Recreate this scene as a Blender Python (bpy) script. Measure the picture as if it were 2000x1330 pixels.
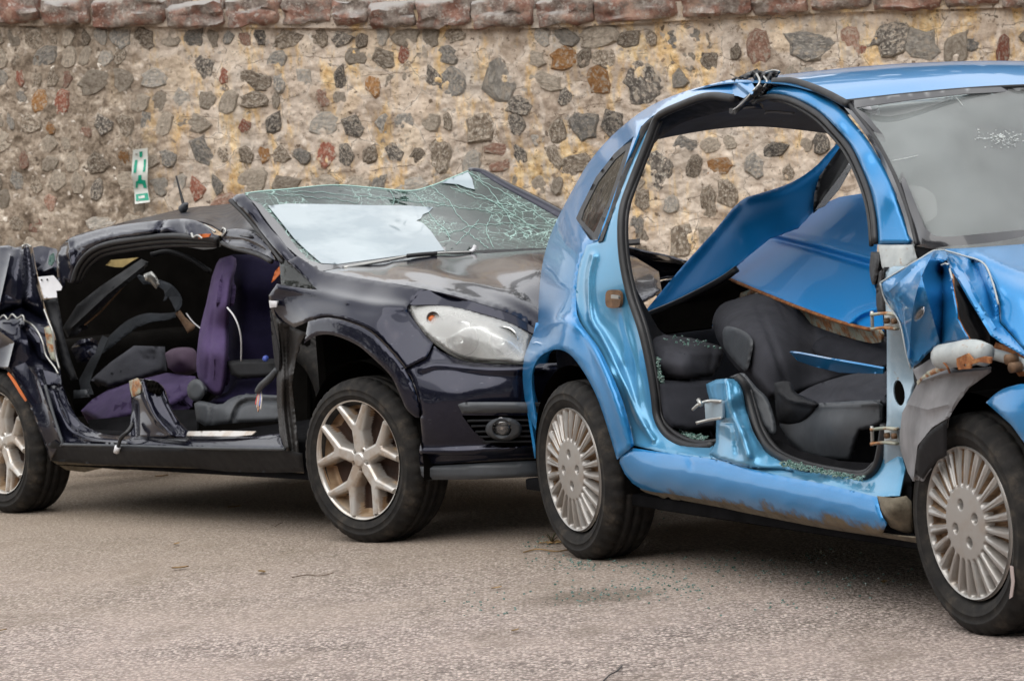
import bpy, bmesh, math, random
import numpy as np
from mathutils import Vector, Matrix, noise as mnoise
from mathutils.geometry import delaunay_2d_cdt
R = math.radians
rng = random.Random(7)
scene = bpy.context.scene
for o in list(bpy.data.objects): bpy.data.objects.remove(o)

# ------------------------------------------------------------------ camera
FPX, CAMH, PITCH, ROLL = 6677.6, 1.4189, .06, .077
_s, _c, _sr, _cr = math.sin(PITCH), math.cos(PITCH), math.sin(ROLL), math.cos(ROLL)
C_R = np.array([_cr, -_sr*_s, -_sr*_c]); C_U = np.array([_sr, _cr*_s, _cr*_c]); C_F = np.array([0, _c, -_s])
C_O = np.array([0, 0, CAMH])
cam = bpy.data.cameras.new('camera'); camo = bpy.data.objects.new('camera', cam)
scene.collection.objects.link(camo); scene.camera = camo
camo.matrix_world = Matrix(((C_R[0], C_U[0], -C_F[0], 0), (C_R[1], C_U[1], -C_F[1], 0), (C_R[2], C_U[2], -C_F[2], CAMH), (0, 0, 0, 1)))
cam.sensor_width = 36; cam.lens = FPX/2000*36; cam.clip_start = .1; cam.clip_end = 500
cam.dof.use_dof = True; cam.dof.focus_distance = 10.9; cam.dof.aperture_fstop = 11
# ------------------------------------------------------------------ light
SUN_EL, SUN_AZ = 56, 205           # azimuth: 0 = +Y (away from the camera), clockwise
SKY, SUNS, EXPO = .125, 1.1, 0.86
world = bpy.data.worlds.new('World'); scene.world = world; world.use_nodes = True
wn = world.node_tree.nodes; wl = world.node_tree.links
bg = wn['Background']; bg.inputs[1].default_value = SKY
sky = wn.new('ShaderNodeTexSky'); sky.sky_type = 'NISHITA'; sky.sun_disc = False
sky.sun_elevation = R(SUN_EL); sky.sun_rotation = R(SUN_AZ); sky.dust_density = 3; sky.air_density = 1.0
mixs = wn.new('ShaderNodeMix'); mixs.data_type = 'RGBA'
tcw = wn.new('ShaderNodeTexCoord'); mpw = wn.new('ShaderNodeMapping'); mpw.inputs['Scale'].default_value = (1, 1, 2.6)
nzw = wn.new('ShaderNodeTexNoise'); nzw.inputs['Scale'].default_value = 2.2; nzw.inputs['Detail'].default_value = 6
rw = wn.new('ShaderNodeValToRGB'); rw.color_ramp.elements[0].position = .3; rw.color_ramp.elements[1].position = .62
rw.color_ramp.elements[0].color = (.75, .75, .75, 1); rw.color_ramp.elements[1].color = (1, 1, 1, 1)
wl.new(tcw.outputs['Generated'], mpw.inputs[0]); wl.new(mpw.outputs[0], nzw.inputs[0]); wl.new(nzw.outputs[0], rw.inputs[0])
wl.new(rw.outputs[0], mixs.inputs[0]); wl.new(sky.outputs[0], mixs.inputs[6]); mixs.inputs[7].default_value = (6.95, 6.95, 6.95, 1)
wl.new(mixs.outputs[2], bg.inputs[0])
sund = bpy.data.lights.new('sun', 'SUN'); suno = bpy.data.objects.new('sun', sund); scene.collection.objects.link(suno)
sund.energy = SUNS; sund.angle = R(75); sund.color = (1, .98, .95)
_e, _a = R(SUN_EL), R(SUN_AZ)
suno.rotation_euler = Vector((math.sin(_a)*math.cos(_e), math.cos(_a)*math.cos(_e), math.sin(_e))).to_track_quat('Z', 'Y').to_euler()
suno.location = (0, 0, 20)
vs = scene.view_settings; vs.view_transform = 'Standard'; vs.look = 'None'; vs.exposure = EXPO; vs.gamma = 1
scene.cycles.use_denoising = True; scene.cycles.max_bounces = 8; scene.cycles.transparent_max_bounces = 12
scene.cycles.sample_clamp_indirect = 8; scene.cycles.caustics_reflective = False; scene.cycles.caustics_refractive = False

# ------------------------------------------------------------------ helpers
COL = scene.collection
def tag(o, label=None, cat=None, group=None, kind=None):
    if label: o['label'] = label
    if cat: o['category'] = cat
    if group: o['group'] = group
    if kind: o['kind'] = kind
    return o
def link(name, me, mat=None, parent=None):
    o = bpy.data.objects.new(name, me); COL.objects.link(o)
    if mat is not None and me is not None:
        for m in (mat if isinstance(mat, (list, tuple)) else [mat]): me.materials.append(m)
    if parent: o.parent = parent
    return o
def mesh(name, V, F, mat=None, parent=None, smooth=True, mi=None):
    me = bpy.data.meshes.new(name); me.from_pydata([tuple(map(float, v)) for v in V], [], [tuple(map(int, f)) for f in F])
    if smooth: me.polygons.foreach_set('use_smooth', [True]*len(me.polygons))
    if mi is not None: me.polygons.foreach_set('material_index', [int(i) for i in mi])
    me.update()
    return link(name, me, mat, parent)
def by_angle(o, deg=35):
    me = o.data; bm = bmesh.new(); bm.from_mesh(me)
    for e in bm.edges:
        e.smooth = not (len(e.link_faces) != 2 or e.calc_face_angle(0) > R(deg))
    bm.to_mesh(me); bm.free(); return o
def crv(pts, n, closed=False):
    """Catmull-Rom through pts (any dimension), n points spread by arc length"""
    P = np.asarray(pts, float)
    if len(P) == 2 and not closed: return P[0]+(P[1]-P[0])*np.linspace(0, 1, n)[:, None]
    if closed: Q = np.vstack([P[-1:], P, P[:2]])
    else: Q = np.vstack([2*P[0]-P[1], P, 2*P[-1]-P[-2]])
    out = []
    for i in range(len(Q)-3):
        p0, p1, p2, p3 = Q[i:i+4]; t = np.linspace(0, 1, 16, endpoint=False)[:, None]
        out.append(.5*((2*p1)+(-p0+p2)*t+(2*p0-5*p1+4*p2-p3)*t**2+(-p0+3*p1-3*p2+p3)*t**3))
    D = np.vstack(out+[Q[-2:-1]])
    return resample(D, n, closed)
def resample(D, n, closed=False):
    D = np.asarray(D, float)
    L = np.concatenate([[0], np.cumsum(np.linalg.norm(np.diff(D, axis=0), axis=1))])
    s = np.linspace(0, L[-1], n, endpoint=not closed)
    return np.stack([np.interp(s, L, D[:, k]) for k in range(D.shape[1])], 1)
def cv(*pts, n=None):
    n = n or max(4, len(pts)*4); return [tuple(p) for p in crv(pts, n)]
def seg_dist(P, L):
    """distance of points P (n,2) to polyline L (m,2) and the side sign at the nearest segment"""
    P = np.asarray(P, float); L = np.asarray(L, float); best = np.full(len(P), 1e9); sg = np.zeros(len(P))
    for a, b in zip(L[:-1], L[1:]):
        ab = b-a; l2 = max(ab@ab, 1e-12); t = np.clip(((P-a)@ab)/l2, 0, 1)
        d = P-(a+t[:, None]*ab); dd = np.hypot(d[:, 0], d[:, 1]); m = dd < best-1e-9
        best[m] = dd[m]; sg[m] = np.sign(ab[0]*d[m, 1]-ab[1]*d[m, 0])
    return best, sg
def inside(P, poly):
    P = np.asarray(P, float); poly = np.asarray(poly, float); r = np.zeros(len(P), bool); j = len(poly)-1
    for i in range(len(poly)):
        xi, yi = poly[i]; xj, yj = poly[j]
        if yi != yj:
            m = ((yi > P[:, 1]) != (yj > P[:, 1])) & (P[:, 0] < (xj-xi)*(P[:, 1]-yi)/(yj-yi)+xi); r ^= m
        j = i
    return r
def tps(XY, Z, lam=1e-6):
    XY = np.asarray(XY, float)/100; Z = np.asarray(Z, float); n = len(XY)
    U = lambda r2: np.where(r2 < 1e-12, 0, .5*r2*np.log(np.maximum(r2, 1e-12)))
    d2 = ((XY[:, None]-XY[None])**2).sum(-1); K = U(d2)+lam*np.eye(n); Pm = np.hstack([np.ones((n, 1)), XY])
    A = np.zeros((n+3, n+3)); A[:n, :n] = K; A[:n, n:] = Pm; A[n:, :n] = Pm.T
    w = np.linalg.lstsq(A, np.concatenate([Z, [0, 0, 0]]), rcond=None)[0]
    def ev(Q):
        Q = np.asarray(Q, float)/100
        return U(((Q[:, None]-XY[None])**2).sum(-1))@w[:n]+np.hstack([np.ones((len(Q), 1)), Q])@w[n:]
    return ev
class Frame:
    """a thing's own axes: x forward, y across (inboard), z up; pt() finds the point of a plane of it that the camera sees at a pixel"""
    def __init__(s, o, a=None, M=None):
        s.o = np.array(o, float); s.a = a
        s.M = M if M is not None else np.array([[math.sin(a), -math.cos(a), 0], [math.cos(a), math.sin(a), 0], [0, 0, 1]])
        s.c = s.M@(C_O-s.o)
    def ray(s, px, py):
        return s.M@(C_F+C_R*(px-1000)/FPX-C_U*(py-665)/FPX)
    def t(s, e):
        px, py = e[:2]; ax, v = ('Y', e[2]) if len(e) == 3 else (e[2], e[3])
        i = 'XYZ'.index(ax); d = s.ray(px, py); return (v-s.c[i])/d[i]
    def pt(s, *e):
        return s.c+s.ray(e[0], e[1])*s.t(e)
    def pts(s, L): return np.array([s.pt(*e) for e in L])
    def px(s, P):
        w = s.o+s.M.T@np.asarray(P, float)-C_O; d = w@C_F
        return 1000+FPX*(w@C_R)/d, 665-FPX*(w@C_U)/d
    def empty(s, name):
        o = bpy.data.objects.new(name, None); COL.objects.link(o); o.location = s.o
        o.rotation_euler = (0, 0, s.a-math.pi/2) if s.a is not None else Matrix(s.M.T.tolist()).to_euler(); o.empty_display_size = .2; return o
BL = Frame((.158, 11.2665, 0), .4193)          # blue car: origin under the right rear wheel
BK = Frame((-2.1831, 14.2821, 0), .6549)       # black car
def sheet(name, V, T, thick, mat, parent, toward=None, mi=None):
    """triangles T over V, given thickness away from `toward`, with its own crisp rim"""
    V = np.asarray(V, float); T = np.asarray(T, int)
    n = np.cross(V[T[:, 1]]-V[T[:, 0]], V[T[:, 2]]-V[T[:, 0]])
    if toward is not None:
        s = np.einsum('ij,ij->i', n, toward-V[T].mean(1)); fl = s < 0
        T[fl] = T[fl][:, ::-1]; n[fl] *= -1
    vn = np.zeros_like(V)
    for k in range(3): np.add.at(vn, T[:, k], n)
    vn /= np.maximum(np.linalg.norm(vn, axis=1), 1e-12)[:, None]
    N = len(V); B = V-vn*thick
    ed = {}
    for a, b, c in T:
        for e in ((a, b), (b, c), (c, a)): ed[e] = 1
    rim = [(a, b) for (a, b) in ed if (b, a) not in ed]
    VV = [V, B]; F = [tuple(t) for t in T]+[tuple(t[::-1]+N) for t in T]
    ids = {}; extra = []
    for a, b in rim:
        for q in (a, b):
            if q not in ids: ids[q] = 2*N+2*len(ids); extra += [V[q], B[q]]
        F.append((ids[b], ids[a], ids[a]+1, ids[b]+1))
    V2 = np.vstack(VV+([np.array(extra)] if extra else []))
    return mesh(name, V2, F, mat, parent, True)
def relief(name, fr, outline, ctrl, mat, parent, holes=(), step=7, thick=.004, ridges=(), steps=(), hem=None, bumps=None, hang=None):
    """one panel: outline and holes on the thing, depth given at control points, creases (ridges), offsets (steps) and rolled edge (hem)"""
    def dense(L):
        L = [np.array(p[:2], float) for p in L]; out = []
        for a, b in zip(L, L[1:]+L[:1]):
            k = max(1, int(np.hypot(*(b-a))/step+.5)); out += [a+(b-a)*i/k for i in range(k)]
        o2 = [out[0]]
        for q in out[1:]:
            if np.hypot(*(q-o2[-1])) > .35: o2.append(q)
        return np.array(o2)
    ol = dense(outline); hs = [dense(h_) for h_ in holes]
    lo, hi = ol.min(0), ol.max(0)
    gx, gy = np.meshgrid(np.arange(lo[0]+step*.5, hi[0], step), np.arange(lo[1]+step*.5, hi[1], step*.87))
    gx = gx+(np.arange(gx.shape[0])[:, None] % 2)*step*.5
    G = np.stack([gx.ravel(), gy.ravel()], 1); keep = inside(G, ol)
    for h_ in hs: keep &= ~inside(G, h_)
    G = G[keep]
    if len(G):
        d, _ = seg_dist(G, np.vstack([ol, ol[:1]])); G = G[d > step*.45]
        for h_ in hs: d, _ = seg_dist(G, np.vstack([h_, h_[:1]])); G = G[d > step*.45]
    pts = [tuple(p) for p in ol]; ed = [(i, (i+1) % len(ol)) for i in range(len(ol))]
    for h_ in hs:
        b0 = len(pts); pts += [tuple(p) for p in h_]; ed += [(b0+i, b0+(i+1) % len(h_)) for i in range(len(h_))]
    creases = [np.asarray(L, float) for L, w, a_ in ridges if w < 0]+[np.array(s_) for s_ in getattr(bumps, 'folds', ())]   # mesh edges run along every sharp fold
    for L in creases:
        ln = np.linalg.norm(np.diff(L, axis=0), axis=1).sum(); Q = resample(L, max(2, int(ln/step)+1))
        if len(G): d, _ = seg_dist(G, L); G = G[d > step*.5]
        b0 = len(pts); pts += [tuple(p) for p in Q]; ed += [(b0+i, b0+i+1) for i in range(len(Q)-1)]
    pts += [tuple(p) for p in G]
    res = delaunay_2d_cdt([Vector(p) for p in pts], ed, [], 0, 1e-4)
    P = np.array([tuple(v) for v in res[0]]); T = np.array([f for f in res[2] if len(f) == 3])
    c = P[T].mean(1); k = inside(c, ol)
    for h_ in hs: k &= ~inside(c, h_)
    T = T[k]; used = np.unique(T); rm = -np.ones(len(P), int); rm[used] = np.arange(len(used)); P = P[used]; T = rm[T]
    ct = np.array([(e[0], e[1]) for e in ctrl], float); cz = np.array([fr.t(e) for e in ctrl])
    if len(ctrl) >= 3: D = tps(ct, cz)(P)
    else: D = np.full(len(P), cz.mean())
    for L, w, amp in ridges:
        d, _ = seg_dist(P, L); D = D-amp*(np.exp(-(d/w)**2) if w > 0 else np.exp(d/w))   # negative width: a sharp crease
    for L, w, amp in steps:
        d, sg = seg_dist(P, L); D = D+amp*.5*(1+np.tanh(sg*d/w))
    if hem:
        d, _ = seg_dist(P, np.vstack([ol, ol[:1]])); D = D+hem[1]*np.clip(1-d/hem[0], 0, 1)**2
    if bumps: D = D+bumps(P)
    d = np.array([fr.ray(*p) for p in P]); V = fr.c+d*D[:, None]
    if hang is not None: V = hang(V)
    return sheet(name, V, T, thick, mat, parent, fr.c)
def facets(seed, box_, n, amp, keep=None):
    """flat facets with sharp folds between them, for buckled sheet metal: returns a depth offset over the picture of the panel"""
    rr = random.Random(seed); x0, y0, x1, y1 = box_; pts = [(x0-40, y0-40), (x1+40, y0-40), (x1+40, y1+40), (x0-40, y1+40)]
    while len(pts) < n+4:
        q = (rr.uniform(x0, x1), rr.uniform(y0, y1))
        if min(math.hypot(q[0]-a, (q[1]-b)*.6) for a, b in pts) > .55*math.sqrt((x1-x0)*(y1-y0)/n): pts.append(q)
    res = delaunay_2d_cdt([Vector(p) for p in pts], [], [], 0, 1e-4); Q = np.array([tuple(v) for v in res[0]]); val = np.array([0]*4+[rr.uniform(-amp, amp) for _ in range(n)])
    def f(P):
        out = np.zeros(len(P))
        for a, b, c in res[2]:
            A, B_, C_ = Q[a], Q[b], Q[c]; d = (B_[1]-C_[1])*(A[0]-C_[0])+(C_[0]-B_[0])*(A[1]-C_[1])
            l1 = ((B_[1]-C_[1])*(P[:, 0]-C_[0])+(C_[0]-B_[0])*(P[:, 1]-C_[1]))/d; l2 = ((C_[1]-A[1])*(P[:, 0]-C_[0])+(A[0]-C_[0])*(P[:, 1]-C_[1]))/d; l3 = 1-l1-l2
            m = (l1 >= -1e-6) & (l2 >= -1e-6) & (l3 >= -1e-6); out[m] = (l1*val[a]+l2*val[b]+l3*val[c])[m]
        return out if keep is None else out*keep(P)
    f.folds = [(Q[a], Q[b]) for a, b in {tuple(sorted(e)) for t_ in res[2] for e in zip(list(t_), list(t_)[1:]+list(t_)[:1])} if a > 3 and b > 3]
    return f
def loft(name, rows, nu, nv, mat, parent, thick=.004, toward=None, closed=False):
    """surface through rows of points: each row smoothed to nu points, then across to nv rows"""
    A = np.array([crv(r_, nu, closed) for r_ in rows]); Bm = np.array([crv(A[:, i], nv) for i in range(nu)])   # nu, nv, 3
    V = Bm.transpose(1, 0, 2).reshape(-1, 3); T = []
    m = nu if closed else nu-1
    for j in range(nv-1):
        for i in range(m):
            i2 = (i+1) % nu; a, b, c, d = j*nu+i, j*nu+i2, (j+1)*nu+i2, (j+1)*nu+i; T += [(a, b, c), (a, c, d)]
    return sheet(name, V, T, thick, mat, parent, toward)
def tube(name, pts, r, mat, parent, n=None, k=8, flat=1.0, caps=True):
    P = crv(pts, n or max(6, len(pts)*5)); m = len(P); rr = np.interp(np.linspace(0, 1, m), np.linspace(0, 1, len(r)), r) if isinstance(r, (list, tuple)) else np.full(m, r)
    Tn = np.gradient(P, axis=0); Tn /= np.linalg.norm(Tn, axis=1)[:, None]
    up = np.array([0, 0, 1.]) if abs(Tn[0][2]) < .9 else np.array([0, 1., 0]); V = []; F = []
    nrm = np.cross(Tn[0], up)
    for i in range(m):
        nrm = nrm-Tn[i]*(nrm@Tn[i]); nrm /= np.linalg.norm(nrm); b = np.cross(Tn[i], nrm)
        for j in range(k):
            a = 2*math.pi*j/k; V.append(P[i]+rr[i]*(math.cos(a)*nrm+math.sin(a)*b*flat))
    for i in range(m-1):
        for j in range(k): F.append((i*k+j, i*k+(j+1) % k, (i+1)*k+(j+1) % k, (i+1)*k+j))
    if caps: F.append(tuple(range(k))[::-1]); F.append(tuple((m-1)*k+j for j in range(k)))
    return mesh(name, V, F, mat, parent)
def box(name, lo, hi, mat, parent, bevel=.004, rot=None, seg=2):
    bm = bmesh.new(); bmesh.ops.create_cube(bm, size=1); lo, hi = np.array(lo, float), np.array(hi, float); s = hi-lo; c = (hi+lo)/2
    for v in bm.verts: v.co = Vector((v.co.x*s[0], v.co.y*s[1], v.co.z*s[2]))
    if bevel: bmesh.ops.bevel(bm, geom=list(bm.edges), offset=bevel, segments=seg, affect='EDGES', profile=.6)
    if rot is not None: bmesh.ops.rotate(bm, verts=bm.verts, cent=(0, 0, 0), matrix=rot)
    for v in bm.verts: v.co += Vector(c)
    me = bpy.data.meshes.new(name); bm.to_mesh(me); bm.free()
    me.polygons.foreach_set('use_smooth', [True]*len(me.polygons)); o = link(name, me, mat, parent); return by_angle(o, 40)
def lathe(prof, seg, f=None):
    """profile of (radius, y) turned about the y axis; f(i_profile, angle) may change radius and y"""
    V = []; F = []; m = len(prof)
    for j in range(seg):
        a = 2*math.pi*j/seg
        for i, (r_, y) in enumerate(prof):
            if f: r2, y2 = f(i, j, r_, y)
            else: r2, y2 = r_, y
            V.append((r2*math.cos(a), y2, r2*math.sin(a)))
    for j in range(seg):
        j2 = (j+1) % seg
        for i in range(m-1): F.append((j*m+i, j*m+i+1, j2*m+i+1, j2*m+i))
    return V, F
# ------------------------------------------------------------------ materials
class NT:
    def __init__(s, name):
        s.m = bpy.data.materials.new(name); s.m.use_nodes = True; s.n = s.m.node_tree.nodes; s.l = s.m.node_tree.links
        s.b = s.n['Principled BSDF']; s.tc = s.n.new('ShaderNodeTexCoord')
    def set(s, **k):
        for a, v in k.items():
            s.b.inputs[a.replace('_', ' ')].default_value = v
        return s
    def map(s, scale=(1, 1, 1), rot=(0, 0, 0), src='Object'):
        m = s.n.new('ShaderNodeMapping'); m.inputs['Scale'].default_value = scale; m.inputs['Rotation'].default_value = rot
        s.l.new(s.tc.outputs[src], m.inputs[0]); return m.outputs[0]
    def noise(s, scale, detail=4, vec=None, rough=.55, dist=0, out=0):
        t = s.n.new('ShaderNodeTexNoise'); t.inputs['Scale'].default_value = scale; t.inputs['Detail'].default_value = detail
        t.inputs['Roughness'].default_value = rough; t.inputs['Distortion'].default_value = dist
        s.l.new(vec if vec is not None else s.tc.outputs['Object'], t.inputs['Vector']); return t.outputs[out]
    def voro(s, scale, vec=None, feat='F1', out=0, rnd=1.0):
        t = s.n.new('ShaderNodeTexVoronoi'); t.feature = feat; t.inputs['Scale'].default_value = scale; t.inputs['Randomness'].default_value = rnd
        s.l.new(vec if vec is not None else s.tc.outputs['Object'], t.inputs['Vector']); return t.outputs[out]
    def ramp(s, x, stops, interp='LINEAR'):
        t = s.n.new('ShaderNodeValToRGB'); e = t.color_ramp.elements; t.color_ramp.interpolation = interp
        while len(e) < len(stops): e.new(.5)
        for q, (p, c) in zip(e, stops):
            q.position = p; q.color = (c, c, c, 1) if isinstance(c, (int, float)) else (*c, 1)
        s.l.new(x, t.inputs[0]); return t.outputs[0]
    def mix(s, f, a, b, mode='MIX'):
        t = s.n.new('ShaderNodeMix'); t.data_type = 'RGBA'; t.blend_type = mode
        for i, v in ((0, f), (6, a), (7, b)):
            if isinstance(v, (int, float)): t.inputs[i].default_value = v if i == 0 else (v, v, v, 1)
            elif isinstance(v, tuple): t.inputs[i].default_value = (*v, 1)
            else: s.l.new(v, t.inputs[i])
        return t.outputs[2]
    def math(s, op, a, b=None):
        t = s.n.new('ShaderNodeMath'); t.operation = op
        for i, v in ((0, a), (1, b)):
            if v is None: continue
            if isinstance(v, (int, float)): t.inputs[i].default_value = v
            else: s.l.new(v, t.inputs[i])
        return t.outputs[0]
    def sep(s, vec=None):
        t = s.n.new('ShaderNodeSeparateXYZ'); s.l.new(vec if vec is not None else s.tc.outputs['Object'], t.inputs[0]); return t.outputs
    def to(s, sock, inp): s.l.new(sock, s.b.inputs[inp]); return s
    def bump(s, h_, strength=.3, dist=.01, chain=None):
        t = s.n.new('ShaderNodeBump'); t.inputs['Strength'].default_value = strength; t.inputs['Distance'].default_value = dist
        s.l.new(h_, t.inputs['Height'])
        if chain is not None: s.l.new(chain, t.inputs['Normal'])
        s.l.new(t.outputs[0], s.b.inputs['Normal']); return t.outputs[0]
def plain(name, col, rough=.5, metal=0, var=.15, vscale=12, bump=0, bscale=60, coat=0, spec=.5):
    t = NT(name); n = t.noise(vscale, 5)
    lo = tuple(c*(1-var) for c in col); hi = tuple(min(1, c*(1+var)) for c in col)
    t.to(t.ramp(n, [(.3, lo), (.7, hi)]), 'Base Color'); t.set(Roughness=rough, Metallic=metal, Coat_Weight=coat)
    t.b.inputs['Specular IOR Level'].default_value = spec
    t.to(t.ramp(t.noise(vscale*2.3, 4), [(.3, max(0, rough-.08)), (.7, min(1, rough+.08))]), 'Roughness')
    if bump: t.bump(t.noise(bscale, 4), bump, .004)
    return t.m
def paint(name, col, metal=.55, rough=.3, dust=(.30, .27, .23), dustamt=.25, low=None, scr=.5, coat=.9):
    """metallic car paint with clear coat, dust film, scratches; low = height below which road dirt gathers"""
    t = NT(name); flake = t.noise(900, 2)
    base = t.mix(t.ramp(flake, [(.35, 0.0), (.75, .35)]), col, tuple(min(1, c*1.7+.01) for c in col))
    d1 = t.ramp(t.noise(5, 6, rough=.65), [(.42, 0.0), (.8, dustamt)])
    sc = t.ramp(t.noise(60, 3, vec=t.map((.25, 1, 3.0), (.2, .5, .3))), [(.69, 0.0), (.72, scr*.35)])
    c2 = t.mix(d1, base, dust); c2 = t.mix(sc, c2, (.45, .47, .5))
    film = d1
    if low:
        z = t.sep()[2]
        zz = t.math('ADD', z, t.math('MULTIPLY', t.math('SUBTRACT', t.noise(9, 6, rough=.7), .5), .16))
        mk = t.ramp(zz, [(low[0], 1.0), (low[1], 0.0)])
        c2 = t.mix(mk, c2, t.mix(t.noise(30, 4), (.10, .075, .045), (.20, .16, .11))); film = t.math('MAXIMUM', d1, mk)
    t.to(c2, 'Base Color'); t.to(t.ramp(film, [(0, metal), (.7, 0.0)]), 'Metallic')
    t.to(t.ramp(film, [(0, rough), (.6, .75)]), 'Roughness'); t.to(t.ramp(film, [(0, coat), (.6, .05)]), 'Coat Weight')
    t.set(Coat_Roughness=.05); t.b.inputs['Specular IOR Level'].default_value = .2
    t.bump(t.noise(3.0, 2), .05, .02)
    return t.m
M = {}
M['blue'] = paint('blue_paint', (.016, .195, .455), .35, .30, coat=.68, dustamt=.06, scr=.15, low=(.243, .268))
M['blue_jamb_lit'] = paint('blue_paint_lit_jamb', (.075, .275, .46), .4, .28, dustamt=.14, coat=.75, scr=.3, low=(.22, .30))  # body paint made paler, the jamb's sky highlights put into the colour
M['blue_panel'] = paint('blue_panel_paint', (.006, .22, .58), .1, .5, dustamt=.03, coat=.06, scr=.1)
M['black'] = paint('black_paint', (.009, .010, .022), .6, .2, dust=(.16, .15, .17), dustamt=.025, coat=.55, low=(.20, .27), scr=.3)
M['roof_black'] = plain('dusty_black_roof', (.014, .014, .02), .35, .2, var=.3, vscale=5, spec=.3)
M['rubber'] = plain('rubber_seal', (.013, .013, .0145), .5, var=.25)
M['plastic'] = plain('dark_plastic', (.012, .0125, .0145), .55, var=.25, bump=.1, bscale=300, spec=.2)
M['plastic_grey'] = plain('grey_plastic', (.048, .053, .060), .5, var=.2, bump=.1, bscale=300)
M['liner'] = plain('liner_plastic', (.17, .165, .17), .6, var=.4, vscale=7, bump=.25, bscale=25)
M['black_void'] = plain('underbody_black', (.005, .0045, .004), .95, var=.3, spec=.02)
M['seat'] = plain('seat_cloth_grey', (.044, .045, .054), .85, var=.2, bump=.25, bscale=500, spec=.2)
M['seat_dark'] = plain('seat_cloth_dark', (.026, .027, .033), .88, var=.2, bump=.25, bscale=500, spec=.08)
M['purple'] = plain('purple_cloth', (.070, .045, .118), .8, var=.18, bump=.25, bscale=500, spec=.3)
M['purple_dark'] = plain('dark_purple_cloth', (.011, .009, .026), .85, var=.2, bump=.25, bscale=500, spec=.06)
M['carpet'] = plain('carpet', (.009, .009, .010), .95, var=.35, bump=.4, bscale=200, spec=.03)
M['headliner'] = plain('headliner_grey', (.15, .155, .165), .9, var=.1, spec=.1)
M['steel'] = plain('bare_steel', (.42, .42, .40), .38, .85, var=.2)
M['white'] = plain('white_label', (.62, .62, .64), .6, var=.1)
M['orange'] = plain('orange_plastic', (.55, .13, .025), .45, var=.2)
M['yellow'] = plain('ochre_foam', (.45, .34, .14), .8, var=.25)
M['brass'] = plain('aged_brass', (.15, .085, .045), .7, .2, var=.45, vscale=40)
t = NT('grey_primer'); n1 = t.noise(14, 6, rough=.65)
t.to(t.mix(t.ramp(t.noise(26, 6, rough=.7), [(.60, 0.0), (.72, 1.0)]), t.ramp(n1, [(.3, (.30, .33, .34)), (.7, (.48, .51, .50))]), (.28, .15, .07)), 'Base Color')
t.set(Roughness=.55); t.bump(n1, .2, .005); M['primer'] = t.m
t = NT('hinge_post_paint'); n1 = t.noise(10, 6, rough=.65)
t.to(t.mix(t.ramp(t.noise(30, 6, rough=.7), [(.63, 0.0), (.72, .9)]), t.ramp(n1, [(.3, (.22, .33, .42)), (.7, (.36, .46, .53))]), (.25, .16, .09)), 'Base Color')
t.set(Roughness=.42, Metallic=.2, Coat_Weight=.3); t.bump(n1, .15, .005); M['post'] = t.m
t = NT('rust'); n1 = t.noise(40, 6, rough=.7)
t.to(t.ramp(n1, [(.3, (.10, .035, .015)), (.5, (.28, .10, .03)), (.7, (.42, .22, .09))]), 'Base Color'); t.set(Roughness=.9); t.bump(n1, .5, .004); M['rust'] = t.m
t = NT('rusty_flange'); n1 = t.noise(22, 6, rough=.7)
t.to(t.mix(t.ramp(n1, [(.46, 0.0), (.56, 1.0)]), t.ramp(t.noise(12, 5), [(.3, (.24, .27, .22)), (.7, (.42, .42, .34))]), t.ramp(t.noise(60, 4), [(.3, (.14, .05, .02)), (.7, (.45, .21, .08))])), 'Base Color')
t.set(Roughness=.7); t.bump(n1, .3, .004); M['flange'] = t.m
t = NT('muddy_underseal'); n1 = t.noise(16, 6, rough=.7)
t.to(t.ramp(n1, [(.3, (.075, .062, .042)), (.55, (.17, .145, .105)), (.75, (.28, .22, .14))]), 'Base Color'); t.set(Roughness=.9); t.bump(n1, .4, .006); M['mud'] = t.m
t = NT('tyre_rubber'); n1 = t.noise(14, 6, rough=.65)
t.to(t.ramp(n1, [(.38, (.014, .0135, .0135)), (.55, (.026, .024, .022)), (.70, (.065, .054, .043))]), 'Base Color'); t.set(Roughness=.8); t.b.inputs['Specular IOR Level'].default_value = .2
t.bump(t.noise(120, 4), .2, .003); M['tyre'] = t.m
t = NT('silver_wheel_paint'); n1 = t.noise(18, 6, rough=.65)
t.to(t.mix(t.ramp(n1, [(.5, 0.0), (.8, .55)]), (.37, .355, .335), (.30, .22, .15)), 'Base Color'); t.set(Metallic=.55, Roughness=.38, Coat_Weight=.2); M['silver'] = t.m
t = NT('wheel_brake_dust'); n1 = t.noise(25, 5)
t.to(t.ramp(n1, [(.3, (.10, .055, .03)), (.7, (.36, .24, .14))]), 'Base Color'); t.set(Roughness=.8); M['dust'] = t.m
t = NT('alloy_silver'); n1 = t.noise(14, 6, rough=.65)
t.to(t.mix(t.ramp(n1, [(.46, 0.0), (.64, .6)]), (.58, .555, .52), (.38, .265, .165)), 'Base Color'); t.set(Metallic=.6, Roughness=.33, Coat_Weight=.3); M['alloy'] = t.m
t = NT('alloy_barrel'); n1 = t.noise(9, 5)
t.to(t.ramp(n1, [(.3, (.22, .11, .05)), (.55, (.46, .33, .21)), (.75, (.60, .52, .42))]), 'Base Color'); t.set(Metallic=.3, Roughness=.55); M['barrel'] = t.m
M['post_dark'] = plain('dirty_black_post', (.014, .012, .011), .5, var=.6, vscale=9, bump=.2, bscale=30)
M['brake'] = plain('rusty_brake', (.045, .022, .014), .8, var=.5)
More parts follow.
